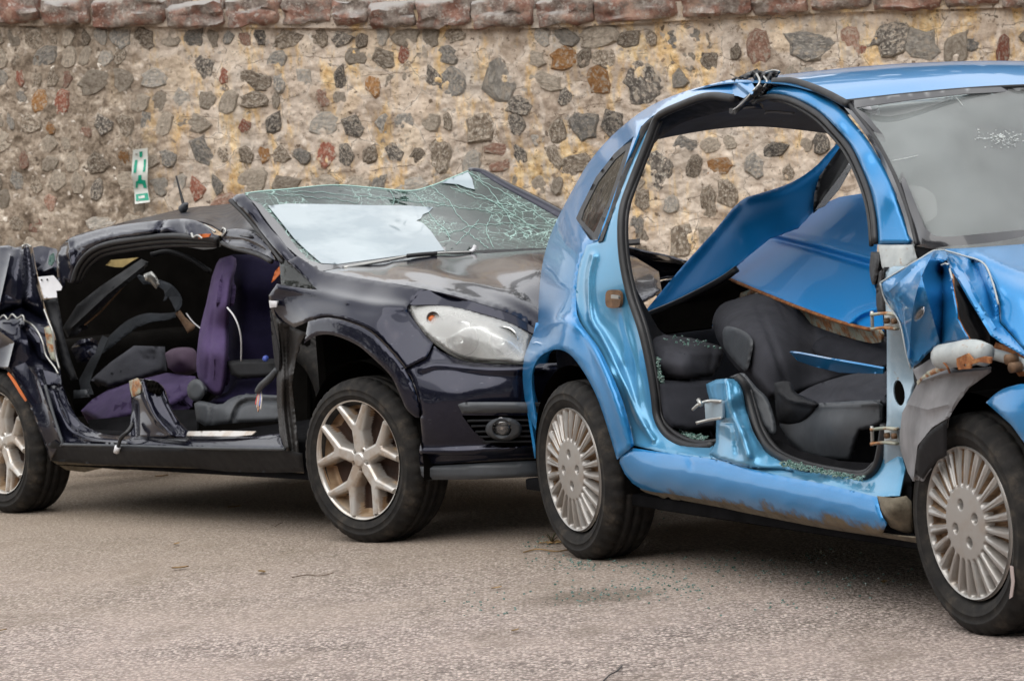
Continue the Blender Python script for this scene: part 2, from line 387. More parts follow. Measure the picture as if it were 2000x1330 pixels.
def glassy(name, tint, film, filmcol, rough=.02, crack=0, refl=.9, filmnoise=(.3, .7), spec=.5, blotch=None):
    """glass sheet: see-through tint, sky mirror by fresnel, a diffuse film and, if cracked, pale fracture lines"""
    t = NT(name); nt = t.n; out = nt['Material Output']
    tr = nt.new('ShaderNodeBsdfTransparent'); tr.inputs[0].default_value = (*tint, 1)
    gl = nt.new('ShaderNodeBsdfGlossy'); gl.inputs['Roughness'].default_value = rough; gl.inputs[0].default_value = (refl, refl, refl, 1)
    fr = nt.new('ShaderNodeFresnel'); fr.inputs[0].default_value = 1.5
    bm = nt.new('ShaderNodeBump'); bm.inputs['Strength'].default_value = .25; bm.inputs['Distance'].default_value = .02
    t.l.new(t.noise(2.6, 3, dist=.4), bm.inputs['Height']); t.l.new(bm.outputs[0], gl.inputs['Normal']); t.l.new(bm.outputs[0], fr.inputs['Normal'])
    m1 = nt.new('ShaderNodeMixShader'); t.l.new(fr.outputs[0], m1.inputs[0]); t.l.new(tr.outputs[0], m1.inputs[1]); t.l.new(gl.outputs[0], m1.inputs[2])
    df = nt.new('ShaderNodeBsdfDiffuse'); df.inputs[0].default_value = (*filmcol, 1)
    fac = t.ramp(t.noise(4, 6, rough=.6), [(filmnoise[0], film*.55), (filmnoise[1], film)])
    if crack:
        for sc, w in ((9, .02), (23, .03), (55, .045)):
            v = t.voro(sc, vec=t.mix(.12, t.tc.outputs['Object'], t.noise(6, 3, out=1)), feat='DISTANCE_TO_EDGE')
            msk = t.ramp(t.noise(3.1, 3, vec=t.map((1, 1, 1), (sc, 0, 0))), [(.45, 0.0), (.62, 1.0)])
            ln = t.math('MULTIPLY', t.ramp(v, [(0, crack), (w, 0.0)]), msk)
            fac = t.math('MAXIMUM', fac, ln)
    m2 = nt.new('ShaderNodeMixShader'); t.l.new(fac, m2.inputs[0]); t.l.new(m1.outputs[0], m2.inputs[1]); t.l.new(df.outputs[0], m2.inputs[2])
    t.l.new(m2.outputs[0], out.inputs[0]); return t.m
M['screen_blue'] = glassy('sky_hazed_windscreen_glass', (.72, .78, .78), .18, (.70, .72, .715), filmnoise=(.3, .65))  # mirrored sky's brightness mixed in as a pale film, besides the haze
M['screen_black'] = glassy('shattered_windscreen_glass', (.28, .44, .39), .04, (.50, .72, .66), crack=.85)
M['side_glass'] = glassy('tinted_side_glass', (.22, .25, .24), .10, (.3, .32, .3))
M['lens'] = glassy('cloudy_lamp_lens', (.97, .98, .97), .30, (.92, .92, .90), rough=.1, filmnoise=(.3, .7))
M['lamp_clear'] = glassy('clear_lamp_lens', (.9, .9, .9), .12, (.7, .7, .7), rough=.05)
t = NT('chrome_reflector'); t.set(Metallic=1.0, Roughness=.22); t.b.inputs['Base Color'].default_value = (.92, .92, .92, 1); M['chrome'] = t.m
t = NT('lamp_bowl_grey'); t.set(Metallic=0.0, Roughness=.3); t.b.inputs['Base Color'].default_value = (.66, .67, .66, 1); M['bowl'] = t.m
t = NT('crumb_glass'); n1 = t.noise(60, 2)
t.to(t.ramp(n1, [(.35, (.10, .26, .21)), (.65, (.42, .60, .54))]), 'Base Color'); t.set(Roughness=.1, Transmission_Weight=.55); M['crumb'] = t.m
t = NT('frit_grey'); t.b.inputs['Base Color'].default_value = (.030, .030, .034, 1); t.set(Roughness=.16, Coat_Weight=.8); M['frit'] = t.m
t = NT('blue_grey_patch'); n1 = t.noise(3.2, 4, vec=t.map((.4, 1, 4)))
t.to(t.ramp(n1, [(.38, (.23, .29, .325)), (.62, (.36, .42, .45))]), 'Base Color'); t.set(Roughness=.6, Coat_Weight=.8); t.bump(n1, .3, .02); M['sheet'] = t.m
M['paper'] = plain('pale_sheet_cloth', (.30, .34, .37), .9, var=.12)
def gpt(px, py, z=0.0):
    d = C_F+C_R*(px-1000)/FPX-C_U*(py-665)/FPX; t_ = (z-CAMH)/d[2]; return C_O+d*t_
# ------------------------------------------------------------------ ground
t = NT('tar_and_chip_ground'); O = t.tc.outputs['Object']
vcell = t.voro(92, feat='F1', out=1); vd = t.voro(92, feat='F1', out=0)
chip = t.ramp(t.sep(vcell)[0], [(.05, (.09, .075, .07)), (.3, (.36, .30, .275)), (.65, (.61, .525, .49)), (.97, (.90, .81, .76))])
fine = t.ramp(t.noise(170, 3, rough=.7), [(.40, (.10, .082, .075)), (.60, (.80, .71, .67))])
c1 = t.mix(.3, chip, fine); c1 = t.mix(t.ramp(vd, [(.42, 0.0), (.64, .7)]), c1, (.13, .105, .095))
c1 = t.mix(t.ramp(t.noise(1.3, 5, rough=.6), [(.40, 0.0), (.62, .45)]), c1, (.52, .435, .40))
c1 = t.mix(t.ramp(t.noise(2.7, 6, vec=t.map((1, .6, 1)), rough=.65), [(.54, 0.0), (.68, .45)]), c1, (.20, .165, .13))
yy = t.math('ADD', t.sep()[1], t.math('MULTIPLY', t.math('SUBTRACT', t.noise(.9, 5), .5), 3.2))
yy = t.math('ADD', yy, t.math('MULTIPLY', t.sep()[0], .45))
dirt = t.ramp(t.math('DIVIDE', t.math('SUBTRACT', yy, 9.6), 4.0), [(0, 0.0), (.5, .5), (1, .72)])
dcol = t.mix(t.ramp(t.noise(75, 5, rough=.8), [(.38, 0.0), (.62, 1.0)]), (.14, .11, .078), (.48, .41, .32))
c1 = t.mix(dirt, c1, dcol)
c1 = t.mix(t.ramp(t.voro(7, vec=t.map((1, 1.4, 1)), out=0), [(.0, .55), (.05, 0.0)]), c1, (.05, .04, .03))
sx, sy = gpt(1150, 1166)[:2]
dx_ = t.math('DIVIDE', t.math('SUBTRACT', t.sep()[0], float(sx)), .24); dy_ = t.math('DIVIDE', t.math('SUBTRACT', t.sep()[1], float(sy)), .20)
rd = t.math('ADD', t.math('ADD', t.math('MULTIPLY', dx_, dx_), t.math('MULTIPLY', dy_, dy_)), t.math('MULTIPLY', t.math('SUBTRACT', t.noise(9, 5, rough=.7), .5), 2.2))
c1 = t.mix(1.0, c1, (1.13, 1.09, 1.05), 'MULTIPLY'); c1 = t.mix(t.ramp(rd, [(.2, .5), (1.0, 0.0)]), c1, (.13, .10, .07))
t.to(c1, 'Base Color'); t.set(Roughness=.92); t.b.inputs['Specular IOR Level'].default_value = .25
hgt = t.math('ADD', t.math('MULTIPLY', t.ramp(vd, [(0, 1.0), (.75, 0.0)]), .9), t.noise(260, 3, rough=.7))
t.bump(hgt, .9, .010)
gm = bmesh.new(); bmesh.ops.create_grid(gm, x_segments=40, y_segments=40, size=45)
me = bpy.data.meshes.new('ground'); gm.to_mesh(me); gm.free()
tag(link('ground', me, t.m), 'pale tar and chip yard surface with brown dirt towards the wall', None, kind='structure')

# ------------------------------------------------------------------ wall
_al = np.array([5.2, -1.4, 0]); _al /= np.linalg.norm(_al)
WL = Frame((0, 16.7, 0), M=np.array([_al, [-_al[1], _al[0], 0], [0, 0, 1]]))
wall = WL.empty('stone_wall'); tag(wall, 'weathered rubble stone wall in pale mortar with red granite coping behind the cars', 'wall', kind='thing')
COPE = [(-700, 46), (0, 48), (250, 50), (500, 52), (750, 54), (1000, 54), (1150, 50), (1300, 40), (1500, 28), (1700, 20), (2000, 12), (2700, -8)]
cz = np.array([WL.pt(x, y, 'Y', 0) for x, y in COPE])
def cope_z(x): return np.interp(x, cz[:, 0], cz[:, 2])
def wpx(px, py): p = WL.pt(px, py, 'Y', 0); return p[0], p[2]
t = NT('lime_mortar'); s3 = t.sep()
gx = t.math('ADD', s3[0], t.math('MULTIPLY', t.math('SUBTRACT', t.noise(3, 5), .5), .7))
leftm = t.ramp(t.math('ADD', t.math('MULTIPLY', gx, .5), 1.5), [(.52, 1.0), (.72, 0.0)])
m1 = t.ramp(t.noise(6, 8, rough=.74), [(.32, (.27, .22, .18)), (.42, (.46, .395, .335)), (.51, (.56, .495, .43)), (.60, (.64, .575, .505)), (.70, (.76, .70, .63))])
m1 = t.mix(t.ramp(t.noise(1.7, 5, rough=.6), [(.42, 0.0), (.58, .75)]), m1, t.ramp(t.noise(16, 6, rough=.75), [(.36, (.25, .205, .17)), (.48, (.44, .39, .345)), (.62, (.60, .55, .495))]))
och = t.ramp(t.noise(4.2, 6, vec=t.map((1.5, 1, .5)), rough=.7), [(.51, 0.0), (.61, .85)])
m1 = t.mix(och, m1, t.ramp(t.noise(22, 5, rough=.7), [(.36, (.42, .26, .10)), (.5, (.66, .48, .24)), (.64, (.76, .63, .42))]))
stk = t.ramp(t.noise(9, 3, vec=t.map((1.7, 1, .07))), [(.60, 0.0), (.68, .5)])
m1 = t.mix(t.math('MULTIPLY', stk, t.ramp(t.noise(1.1, 2), [(.45, 0.0), (.55, 1.0)])), m1, (.62, .46, .24))
spk = t.ramp(t.noise(34, 6, rough=.8), [(.36, .9), (.43, 0.0)])
m1 = t.mix(spk, m1, (.11, .085, .06))
vv = t.voro(26, vec=t.mix(.06, t.tc.outputs['Object'], t.noise(30, 3, out=1)), out=0); vc = t.sep(t.voro(26, vec=t.mix(.06, t.tc.outputs['Object'], t.noise(30, 3, out=1)), out=1))[0]
peb = t.math('MULTIPLY', t.ramp(vv, [(.22, .9), (.32, 0.0)]), t.ramp(vc, [(.60, 0.0), (.62, 1.0)]))
m1 = t.mix(peb, m1, t.ramp(t.sep(t.voro(26, vec=t.mix(.06, t.tc.outputs['Object'], t.noise(30, 3, out=1)), out=1))[1], [(0, (.09, .07, .055)), (.45, (.24, .18, .13)), (.75, (.30, .28, .26)), (1, (.66, .62, .56))]))
wv = t.mix(.10, t.tc.outputs['Object'], t.noise(7, 4, out=1)); cellc = t.voro(6.5, vec=wv, out=1); celle = t.voro(6.5, vec=wv, feat='DISTANCE_TO_EDGE')
m1 = t.mix(t.ramp(celle, [(.02, 0.0), (.10, .75)]), m1, t.mix(1.0, m1, t.ramp(t.sep(cellc)[0], [(0, (.52, .47, .43)), (.3, (.80, .74, .68)), (.6, (1.0, .98, .96)), (.8, (.74, .76, .78)), (1, (1.12, 1.04, .90))]), 'MULTIPLY'))
edg = t.math('MULTIPLY', t.ramp(celle, [(.004, .8), (.014, 0.0)]), t.ramp(t.noise(6, 3), [(.50, 0.0), (.56, 1.0)])); m1 = t.mix(edg, m1, (.13, .10, .075))
jv = t.n.new('ShaderNodeVectorMath'); jv.operation = 'ADD'; jt = t.n.new('ShaderNodeTexBrick'); jt.inputs['Scale'].default_value = 1
jn = t.n.new('ShaderNodeVectorMath'); jn.operation = 'SCALE'; t.l.new(t.noise(3, 4, out=1), jn.inputs[0]); jn.inputs['Scale'].default_value = .16
t.l.new(t.map((1, 1, 1), (R(90), 0, 0)), jv.inputs[0]); t.l.new(jn.outputs[0], jv.inputs[1]); t.l.new(jv.outputs[0], jt.inputs[0])
jt.inputs['Mortar Size'].default_value = .0022; jt.inputs['Mortar Smooth'].default_value = .2; jt.inputs['Brick Width'].default_value = .9; jt.inputs['Row Height'].default_value = .12
jmask = t.math('MULTIPLY', jt.outputs['Fac'], t.ramp(t.noise(5.5, 3), [(.50, 0.0), (.58, .75)]))
m1 = t.mix(jmask, m1, (.14, .105, .08))
g1 = t.ramp(t.noise(9, 8, rough=.78), [(.36, (.085, .065, .05)), (.46, (.20, .165, .13)), (.55, (.34, .29, .24)), (.66, (.60, .55, .48))])
ga = t.voro(34, vec=t.mix(.07, t.tc.outputs['Object'], t.noise(25, 3, out=1)), out=0); gcol = t.sep(t.voro(34, vec=t.mix(.07, t.tc.outputs['Object'], t.noise(25, 3, out=1)), out=1))[0]
g1 = t.mix(t.ramp(ga, [(.18, .9), (.42, 0.0)]), g1, t.ramp(gcol, [(0, (.065, .05, .04)), (.4, (.20, .165, .13)), (.7, (.34, .30, .26)), (.9, (.50, .46, .42)), (1, (.82, .79, .74))]))
t.to(t.mix(1.0, t.mix(leftm, m1, g1), (1.25, 1.21, 1.16), 'MULTIPLY'), 'Base Color'); t.set(Roughness=.95); t.b.inputs['Specular IOR Level'].default_value = .15
hb = t.math('ADD', t.noise(28, 7, rough=.72), t.math('MULTIPLY', t.noise(110, 3), .4)); hb = t.math('SUBTRACT', hb, t.math('MULTIPLY', jmask, .6))
t.bump(hb, .6, .016); M['mortar'] = t.m
X0, X1 = -4.6, 4.8
gxs = np.concatenate([np.linspace(X0, -2.95, 60, endpoint=False), np.linspace(-2.95, 2.95, 800), np.linspace(2.95, X1, 61)[1:]]); gzs = np.concatenate([np.linspace(0, .38, 30, endpoint=False), np.linspace(.38, 1, 190)])
nx, nz = len(gxs)-1, len(gzs)-1; V = []; F = []; ctop = cope_z(gxs)+.03
for j in range(nz+1):
    for i in range(nx+1):
        x = gxs[i]; z = -.15+(ctop[i]+.15)*gzs[j]
        y = .010*mnoise.noise((x*3.1, z*3.1, 1))+.010*mnoise.noise((x*9, z*9, 5))+.007*mnoise.noise((x*21, z*21, 9))+.006*mnoise.noise((x*44, z*44, 2))
        V.append((x, y, z))
for j in range(nz):
    for i in range(nx): a = j*(nx+1)+i; F.append((a, a+1, a+nx+2, a+nx+1))
b0 = len(V); V += [(X0, .45, -.15), (X1, .45, -.15), (X1, .45, 2.6), (X0, .45, 2.6)]; F.append((b0, b0+3, b0+2, b0+1))
mesh('mortar_face', V, F, M['mortar'], wall)
def stone_mat(name, a, b, speck=.5):
    t = NT(name); oi = t.n.new('ShaderNodeObjectInfo'); v = t.n.new('ShaderNodeVectorMath'); v.operation = 'ADD'
    t.l.new(t.tc.outputs['Object'], v.inputs[0]); t.l.new(oi.outputs['Random'], v.inputs[1])
    c = t.ramp(t.noise(2.6, 8, vec=v.outputs[0], rough=.72), [(.38, a), (.62, b)])
    c = t.mix(t.ramp(t.noise(5.5, 5, vec=v.outputs[0], rough=.75), [(.54, 0.0), (.59, speck)]), c, (.60, .55, .47))
    c = t.mix(t.ramp(t.noise(3.1, 5, vec=t.map((1, 1, 1), (1, 2, 3)), rough=.7), [(.50, 0.0), (.59, .9)]), c, (.50, .43, .35))
    hs = t.n.new('ShaderNodeHueSaturation'); t.l.new(c, hs.inputs['Color']); t.l.new(t.math('ADD', t.math('MULTIPLY', oi.outputs['Random'], .8), .85), hs.inputs['Value'])
    t.to(hs.outputs[0], 'Base Color'); t.set(Roughness=.85); t.b.inputs['Specular IOR Level'].default_value = .3
    t.bump(t.noise(6, 6, vec=v.outputs[0], rough=.75), .7, .15); return t.m
SM = {'dark': stone_mat('whinstone_dark', (.065, .056, .050), (.25, .22, .19), .8), 'brown': stone_mat('brown_stone', (.13, .097, .07), (.36, .29, .22), .85),
      'grey': stone_mat('grey_stone', (.17, .16, .145), (.38, .355, .325), .6), 'pale': stone_mat('pale_stone', (.27, .25, .22), (.50, .46, .41), .5),
      'pink': stone_mat('pink_granite', (.26, .135, .095), (.46, .28, .21), .3), 'red': stone_mat('red_stone', (.24, .075, .045), (.38, .15, .10), .3),
      'orange': stone_mat('orange_stone', (.30, .13, .04), (.44, .24, .10), .2), 'buff': stone_mat('buff_stone', (.27, .22, .17), (.50, .43, .35), .5)}
protos = []
for k in range(16):
    rr = random.Random(100+k); n = rr.choice([6, 7, 8, 9, 10, 11, 12, 13]); a0 = rr.random()*6
    ring = []
    for i in range(n):
        a = a0+2*math.pi*(i+rr.uniform(-.28, .28))/n; q = rr.uniform(.68, 1.2)/max(abs(math.cos(a)), abs(math.sin(a)))**.45
        ring.append((q*math.cos(a)*.92, q*math.sin(a)*.92))
    V = [(x*1.06, 1.2, z*1.06) for x, z in ring]+[(x, .0+rr.uniform(-.25, .25), z) for x, z in ring]+[(x*.86+rr.uniform(-.06, .06), -.78+rr.uniform(-.22, .22), z*.86+rr.uniform(-.06, .06)) for x, z in ring]
    V.append((rr.uniform(-.2, .2), -.95, rr.uniform(-.2, .2))); F = []
    for i in range(n):
        j = (i+1) % n; F += [(i, j, n+j, n+i), (n+i, n+j, 2*n+j, 2*n+i), (2*n+i, 2*n+j, 3*n)]
    me = bpy.data.meshes.new('stone'); me.from_pydata(V, [], F); me.materials.append(None); me.update()
    bm = bmesh.new(); bm.from_mesh(me); bmesh.ops.recalc_face_normals(bm, faces=bm.faces)
    for f_ in bm.faces: f_.smooth = True
    for e in bm.edges: e.smooth = e.calc_face_angle(0) < R(38)
    bm.to_mesh(me); bm.free(); protos.append(me)
placed = []
def stone(px, py, w, h_, kind, rot=None, k=None, proud=None):
    x, z = wpx(px, py); s = 16.6/FPX; o = bpy.data.objects.new('stone', protos[rng.randrange(16) if k is None else k]); COL.objects.link(o)
    o.parent = wall; o.location = (x, rng.uniform(.0, .007), z); w *= 1.27; h_ *= 1.24; o.scale = (w*s/2, proud or rng.uniform(.010, .015), h_*s/2)
    o.rotation_euler = (rng.uniform(-.12, .12), rng.uniform(-.35, .35) if rot is None else rot, rng.uniform(-.12, .12))
    o.material_slots[0].link = 'OBJECT'; o.material_slots[0].material = SM[kind]; placed.append((px, py, w, h_))
for a in [(978, 138, 66, 120, 'pale', .18), (1252, 160, 62, 82, 'dark'), (936, 250, 56, 62, 'brown'), (1480, 94, 44, 58, 'pink'), (1583, 88, 88, 52, 'grey', .1),
          (1738, 78, 68, 52, 'dark'), (1958, 98, 24, 50, 'red', 0), (979, 292, 52, 30, 'pink', 0), (979, 324, 46, 22, 'pink', 0), (729, 168, 26, 46, 'orange', 0), (1012, 208, 50, 34, 'dark'),
          (1006, 245, 36, 40, 'dark'), (1398, 326, 58, 36, 'orange', .1), (1290, 330, 46, 74, 'dark', .1), (1384, 402, 34, 66, 'brown', .1), (1310, 398, 26, 34, 'pale'), (1475, 325, 36, 44, 'grey'),
          (1515, 292, 48, 30, 'dark'), (1330, 470, 46, 74, 'brown', .15), (1250, 490, 34, 70, 'brown', .1), (1420, 380, 40, 50, 'brown'), (1355, 325, 30, 40, 'brown'), (1170, 160, 48, 56, 'orange', 0),
          (1120, 320, 60, 40, 'brown'), (1015, 300, 26, 52, 'dark', -.4), (1080, 305, 24, 52, 'brown', -.5), (1112, 335, 26, 30, 'brown'), (860, 300, 44, 64, 'brown', 0), (816, 305, 28, 28, 'brown'),
          (690, 250, 42, 40, 'dark'), (637, 300, 36, 56, 'red', .1), (674, 305, 30, 40, 'dark'), (724, 300, 34, 36, 'brown'), (770, 300, 34, 38, 'dark', -.5), (477, 247, 22, 26, 'red'), (536, 240, 34, 40, 'dark'),
          (395, 300, 40, 54, 'grey'), (440, 302, 30, 34, 'brown'), (480, 305, 28, 32, 'brown'), (515, 300, 24, 40, 'orange'), (550, 303, 36, 34, 'brown'), (386, 370, 30, 48, 'red', -.1), (425, 362, 22, 40, 'grey'),
          (330, 308, 34, 34, 'grey'), (188, 370, 24, 40, 'dark'), (100, 252, 26, 26, 'orange'), (168, 258, 20, 26, 'pink'), (46, 312, 18, 36, 'pink'), (128, 465, 18, 24, 'pink'), (243, 308, 20, 34, 'orange'),
          (400, 130, 36, 44, 'dark'), (438, 148, 20, 36, 'red'), (42, 190, 20, 28, 'grey'), (880, 160, 50, 56, 'grey'), (850, 160, 40, 60, 'dark'), (1090, 255, 36, 48, 'brown', -.2), (1140, 245, 52, 52, 'grey'),
          (1195, 245, 48, 46, 'dark'), (1050, 265, 28, 40, 'pale'), (1105, 190, 26, 36, 'dark'), (875, 110, 42, 36, 'grey'), (640, 140, 22, 34, 'dark'), (750, 245, 34, 44, 'grey'), (590, 305, 30, 32, 'grey'),
          (1435, 100, 22, 30, 'brown'), (1385, 120, 34, 40, 'brown'), (1660, 85, 36, 50, 'pink'), (1685, 95, 14, 20, 'red'), (1800, 90, 60, 60, 'pale'), (1870, 95, 50, 60, 'buff'), (1900, 80, 40, 40, 'grey'), (1540, 340, 30, 30, 'brown'), (1450, 440, 40, 60, 'grey'), (1380, 470, 36, 44, 'buff')]:
    stone(*a[:5], rot=a[5] if len(a) > 5 else None)
def shows(x, y):
    """is this spot of the wall in the open, not behind the cars"""
    lim = np.interp(x, [-60, 110, 111, 250, 460, 470, 900, 960, 1090, 1150, 1200, 1300, 1450, 1640, 2060], [490, 490, 470, 445, 405, 385, 355, 370, 425, 325, 275, 205, 160, 140, 138])
    return y < lim or (1222 < x < 1650 and 250 < y < 600-(x-1250)*.75)
ry = 74
while ry < 600:
    rx = -60+rng.uniform(0, 40); rh = rng.uniform(36, 46)
    while rx < 2050:
        lf = rx < 330; w = rng.choice([rng.uniform(18, 30), rng.uniform(30, 46), rng.uniform(42, 68)]); h_ = min(rng.uniform(.72, 1.12)*rh, w*1.7); cx, py = rx+w/2, ry+rng.uniform(-5, 5)
        if shows(cx, py-h_*.3) and not any(abs(cx-a) < (w+c)*.40 and abs(py-b) < (h_+d)*.40 for a, b, c, d in placed) and len(placed) < 299:
            kd = rng.choices(['dark', 'brown', 'grey', 'pale', 'pink', 'red', 'buff', 'orange'], [.9, 5, 2, 6, 1, .5, 10, .5] if not lf else [.6, 4, 2, 3, .6, .3, 7, .3])[0]
            stone(cx, py, w, h_, kd)
        rx += w+rng.uniform(3, 14)
    ry += rh*.98
print('stones', len(placed))
# coping stones
t = NT('red_granite_coping'); oi = t.n.new('ShaderNodeObjectInfo'); v = t.n.new('ShaderNodeVectorMath'); v.operation = 'ADD'
t.l.new(t.tc.outputs['Object'], v.inputs[0]); t.l.new(oi.outputs['Random'], v.inputs[1])
c = t.ramp(t.noise(9, 8, vec=v.outputs[0], rough=.72), [(.36, (.13, .06, .042)), (.5, (.29, .15, .11)), (.62, (.44, .29, .22))])
c = t.mix(t.ramp(t.noise(6, 6, vec=v.outputs[0], rough=.7), [(.44, 0.0), (.54, .85)]), c, t.ramp(t.noise(25, 5, rough=.75), [(.38, (.12, .10, .085)), (.6, (.36, .32, .28))]))
c = t.mix(t.ramp(t.noise(30, 5, vec=v.outputs[0], rough=.75), [(.56, 0.0), (.62, .7)]), c, (.52, .48, .43))
zt = t.sep(t.tc.outputs['Normal'])[2]
c = t.mix(t.ramp(t.math('ADD', zt, t.math('MULTIPLY', t.noise(12, 4), .4)), [(.55, 0.0), (.95, .85)]), c, (.36, .345, .33))
t.to(c, 'Base Color'); t.set(Roughness=.92); t.bump(t.noise(34, 6, vec=v.outputs[0], rough=.75), .8, .02); M['cope'] = t.m
x = X0
while x < X1:
    w = rng.choice([.16, .2, .24, .28, .3, .34, .42])*rng.uniform(.9, 1.1); z0 = cope_z(x+w/2); hh = rng.uniform(.125, .15)
    bm = bmesh.new(); bmesh.ops.create_cube(bm, size=1); bmesh.ops.subdivide_edges(bm, edges=bm.edges, cuts=6, use_grid_fill=True)
    sd = rng.random()*50
    for v_ in bm.verts:
        p = v_.co.copy(); q = Vector((p.x, p.y, p.z)); r_ = (abs(q.x*2)**12+abs(q.z*2)**12+abs(q.y*2)**12)**(1/12)
        p = q*(1/max(r_, .8))*1.0
        nn = mnoise.noise_vector((p.x*2.6+sd, p.y*2.6, p.z*2.6)); p2 = mnoise.noise_vector((p.x*w*26+sd, p.y*9, p.z*5))
        v_.co = Vector((p.x*(w-.003)+nn.x*.014+p2.x*.006, p.y*.50+nn.y*.034+p2.y*.022, (p.z+.5)*hh+nn.z*.018+p2.z*.014))
    me = bpy.data.meshes.new('coping_stone'); bm.to_mesh(me); bm.free(); me.polygons.foreach_set('use_smooth', [True]*len(me.polygons))
    o = link('coping_stone', me, M['cope'], wall); o.location = (x+w/2, .185+rng.uniform(-.012, .012), z0+rng.uniform(-.008, .008)); o.rotation_euler = (rng.uniform(-.05, .05), rng.uniform(-.02, .02), rng.uniform(-.03, .03))
    by_angle(o, 50); x += w
# mortar bed under and between the coping stones, following their line
V = []; F = []
xs = np.linspace(X0, X1, 90)
for x in xs:
    z = cope_z(x); V += [(x, -.026, z-.006), (x, -.03, z+.085), (x, .40, z+.085), (x, .40, z-.012)]
for i in range(len(xs)-1):
    for j in range(4): F.append((4*i+j, 4*i+(j+1) % 4, 4*i+4+(j+1) % 4, 4*i+4+j))
mesh('coping_mortar', V, F, M['mortar'], wall, False)
# ------------------------------------------------------------------ sign
sg_ol = [(260, 293.7), (287.7, 289.7), (288.6, 315), (288.2, 337.7), (287.7, 363.6), (290, 380), (293.3, 394), (264, 399), (262.5, 378), (259.5, 354.6), (257, 342), (258.5, 318)]
def sg_ctrl(dy): return [(260, 293, -.05+dy), (288, 290, -.045+dy), (272, 315, -.035+dy), (257, 342, -.075+dy), (288, 338, -.055+dy), (272, 340, -.05+dy), (263, 375, -.04+dy), (288, 365, -.035+dy), (264, 399, -.06+dy), (293, 394, -.05+dy)]
sm_w = plain('sign_white', (.62, .64, .60), .45, var=.08); sm_g = plain('sign_green', (.0, .30, .19), .4, var=.1)
sign = WL.empty('wall_sign'); tag(sign, 'narrow curled green and white emergency assembly sign fixed to the wall', 'sign', kind='thing')
relief('sign_board', WL, sg_ol, sg_ctrl(0), sm_w, sign, step=3, thick=.003)
def z8(*L): return [(220+a/8.867, 270+b/8.867) for a, b in L]
for k, sh in enumerate([z8((462, 238), (516, 232), (512, 325), (488, 335), (466, 330)), z8((390, 382), (432, 378), (408, 600), (362, 606), (372, 470)), z8((538, 372), (575, 366), (572, 470), (560, 580), (522, 586), (538, 480)),
           z8((445, 645), (495, 638), (502, 725), (565, 735), (592, 868), (535, 862), (520, 800), (440, 790), (430, 870), (400, 860), (400, 760), (440, 735)),
           z8((400, 975), (605, 948), (628, 1072), (405, 1092))]):
    relief('printed_mark', WL, sh, sg_ctrl(-.0035), sm_g, sign, step=3, thick=.001)
relief('printed_mark', WL, z8((448, 1005), (550, 990), (556, 1035), (450, 1048)), sg_ctrl(-.006), sm_w, sign, step=3, thick=.001)
relief('sign_edge', WL, z8((385, 1105), (640, 1075), (640, 1108), (388, 1142)), sg_ctrl(-.003), sm_w, sign, step=3, thick=.001)
for px, py in ((273, 300), (278, 392)):
    p = WL.pt(px, py, 'Y', 0); tube('fixing_screw', [(p[0], -.056, p[2]), (p[0], .03, p[2])], .004, M['steel'], sign, n=3, k=6)
# ------------------------------------------------------------------ wheels
def tyre_mesh(Rt, wdt=.19, seg=168):
    k = Rt/.3025; b = wdt/.195
    prof = [(.203, .034), (.214, .014), (.232, .003), (.240, .001), (.2415, -.001), (.2435, -.001), (.245, .0005), (.254, 0), (.261, .001), (.2625, -.0008), (.265, .0002), (.274, .006), (.287, .015), (.2955, .026), (.300, .040), (.3015, .058), (.2945, .060), (.2945, .066), (.302, .068), (.3025, .09), (.2945, .092), (.2945, .1), (.3025, .102), (.302, .125), (.2945, .127), (.2945, .133), (.3015, .135), (.300, .155), (.294, .170), (.28, .186), (.24, .195), (.203, .18)]
    prof = [(r_*k, y*b) for r_, y in prof]
    def f(i, j, r_, y):
        if i in (12, 13, 14, 15, 26, 27, 28) and j % 4 == 0: r_ -= .0055
        return r_, y
    V, F = lathe(prof, seg, f)
    V = np.array(V); m = V[:, 2] < -Rt+.007
    V[m, 2] = -Rt+.007-(V[m, 2]+Rt-.007)*0; near = (V[:, 2] < -Rt+.05) & (V[:, 1] < .03); V[near, 1] -= .006*(1-(V[near, 2]+Rt)/.05)
    V[:, 2] -= .0068
    return V, F
CACHE = {}
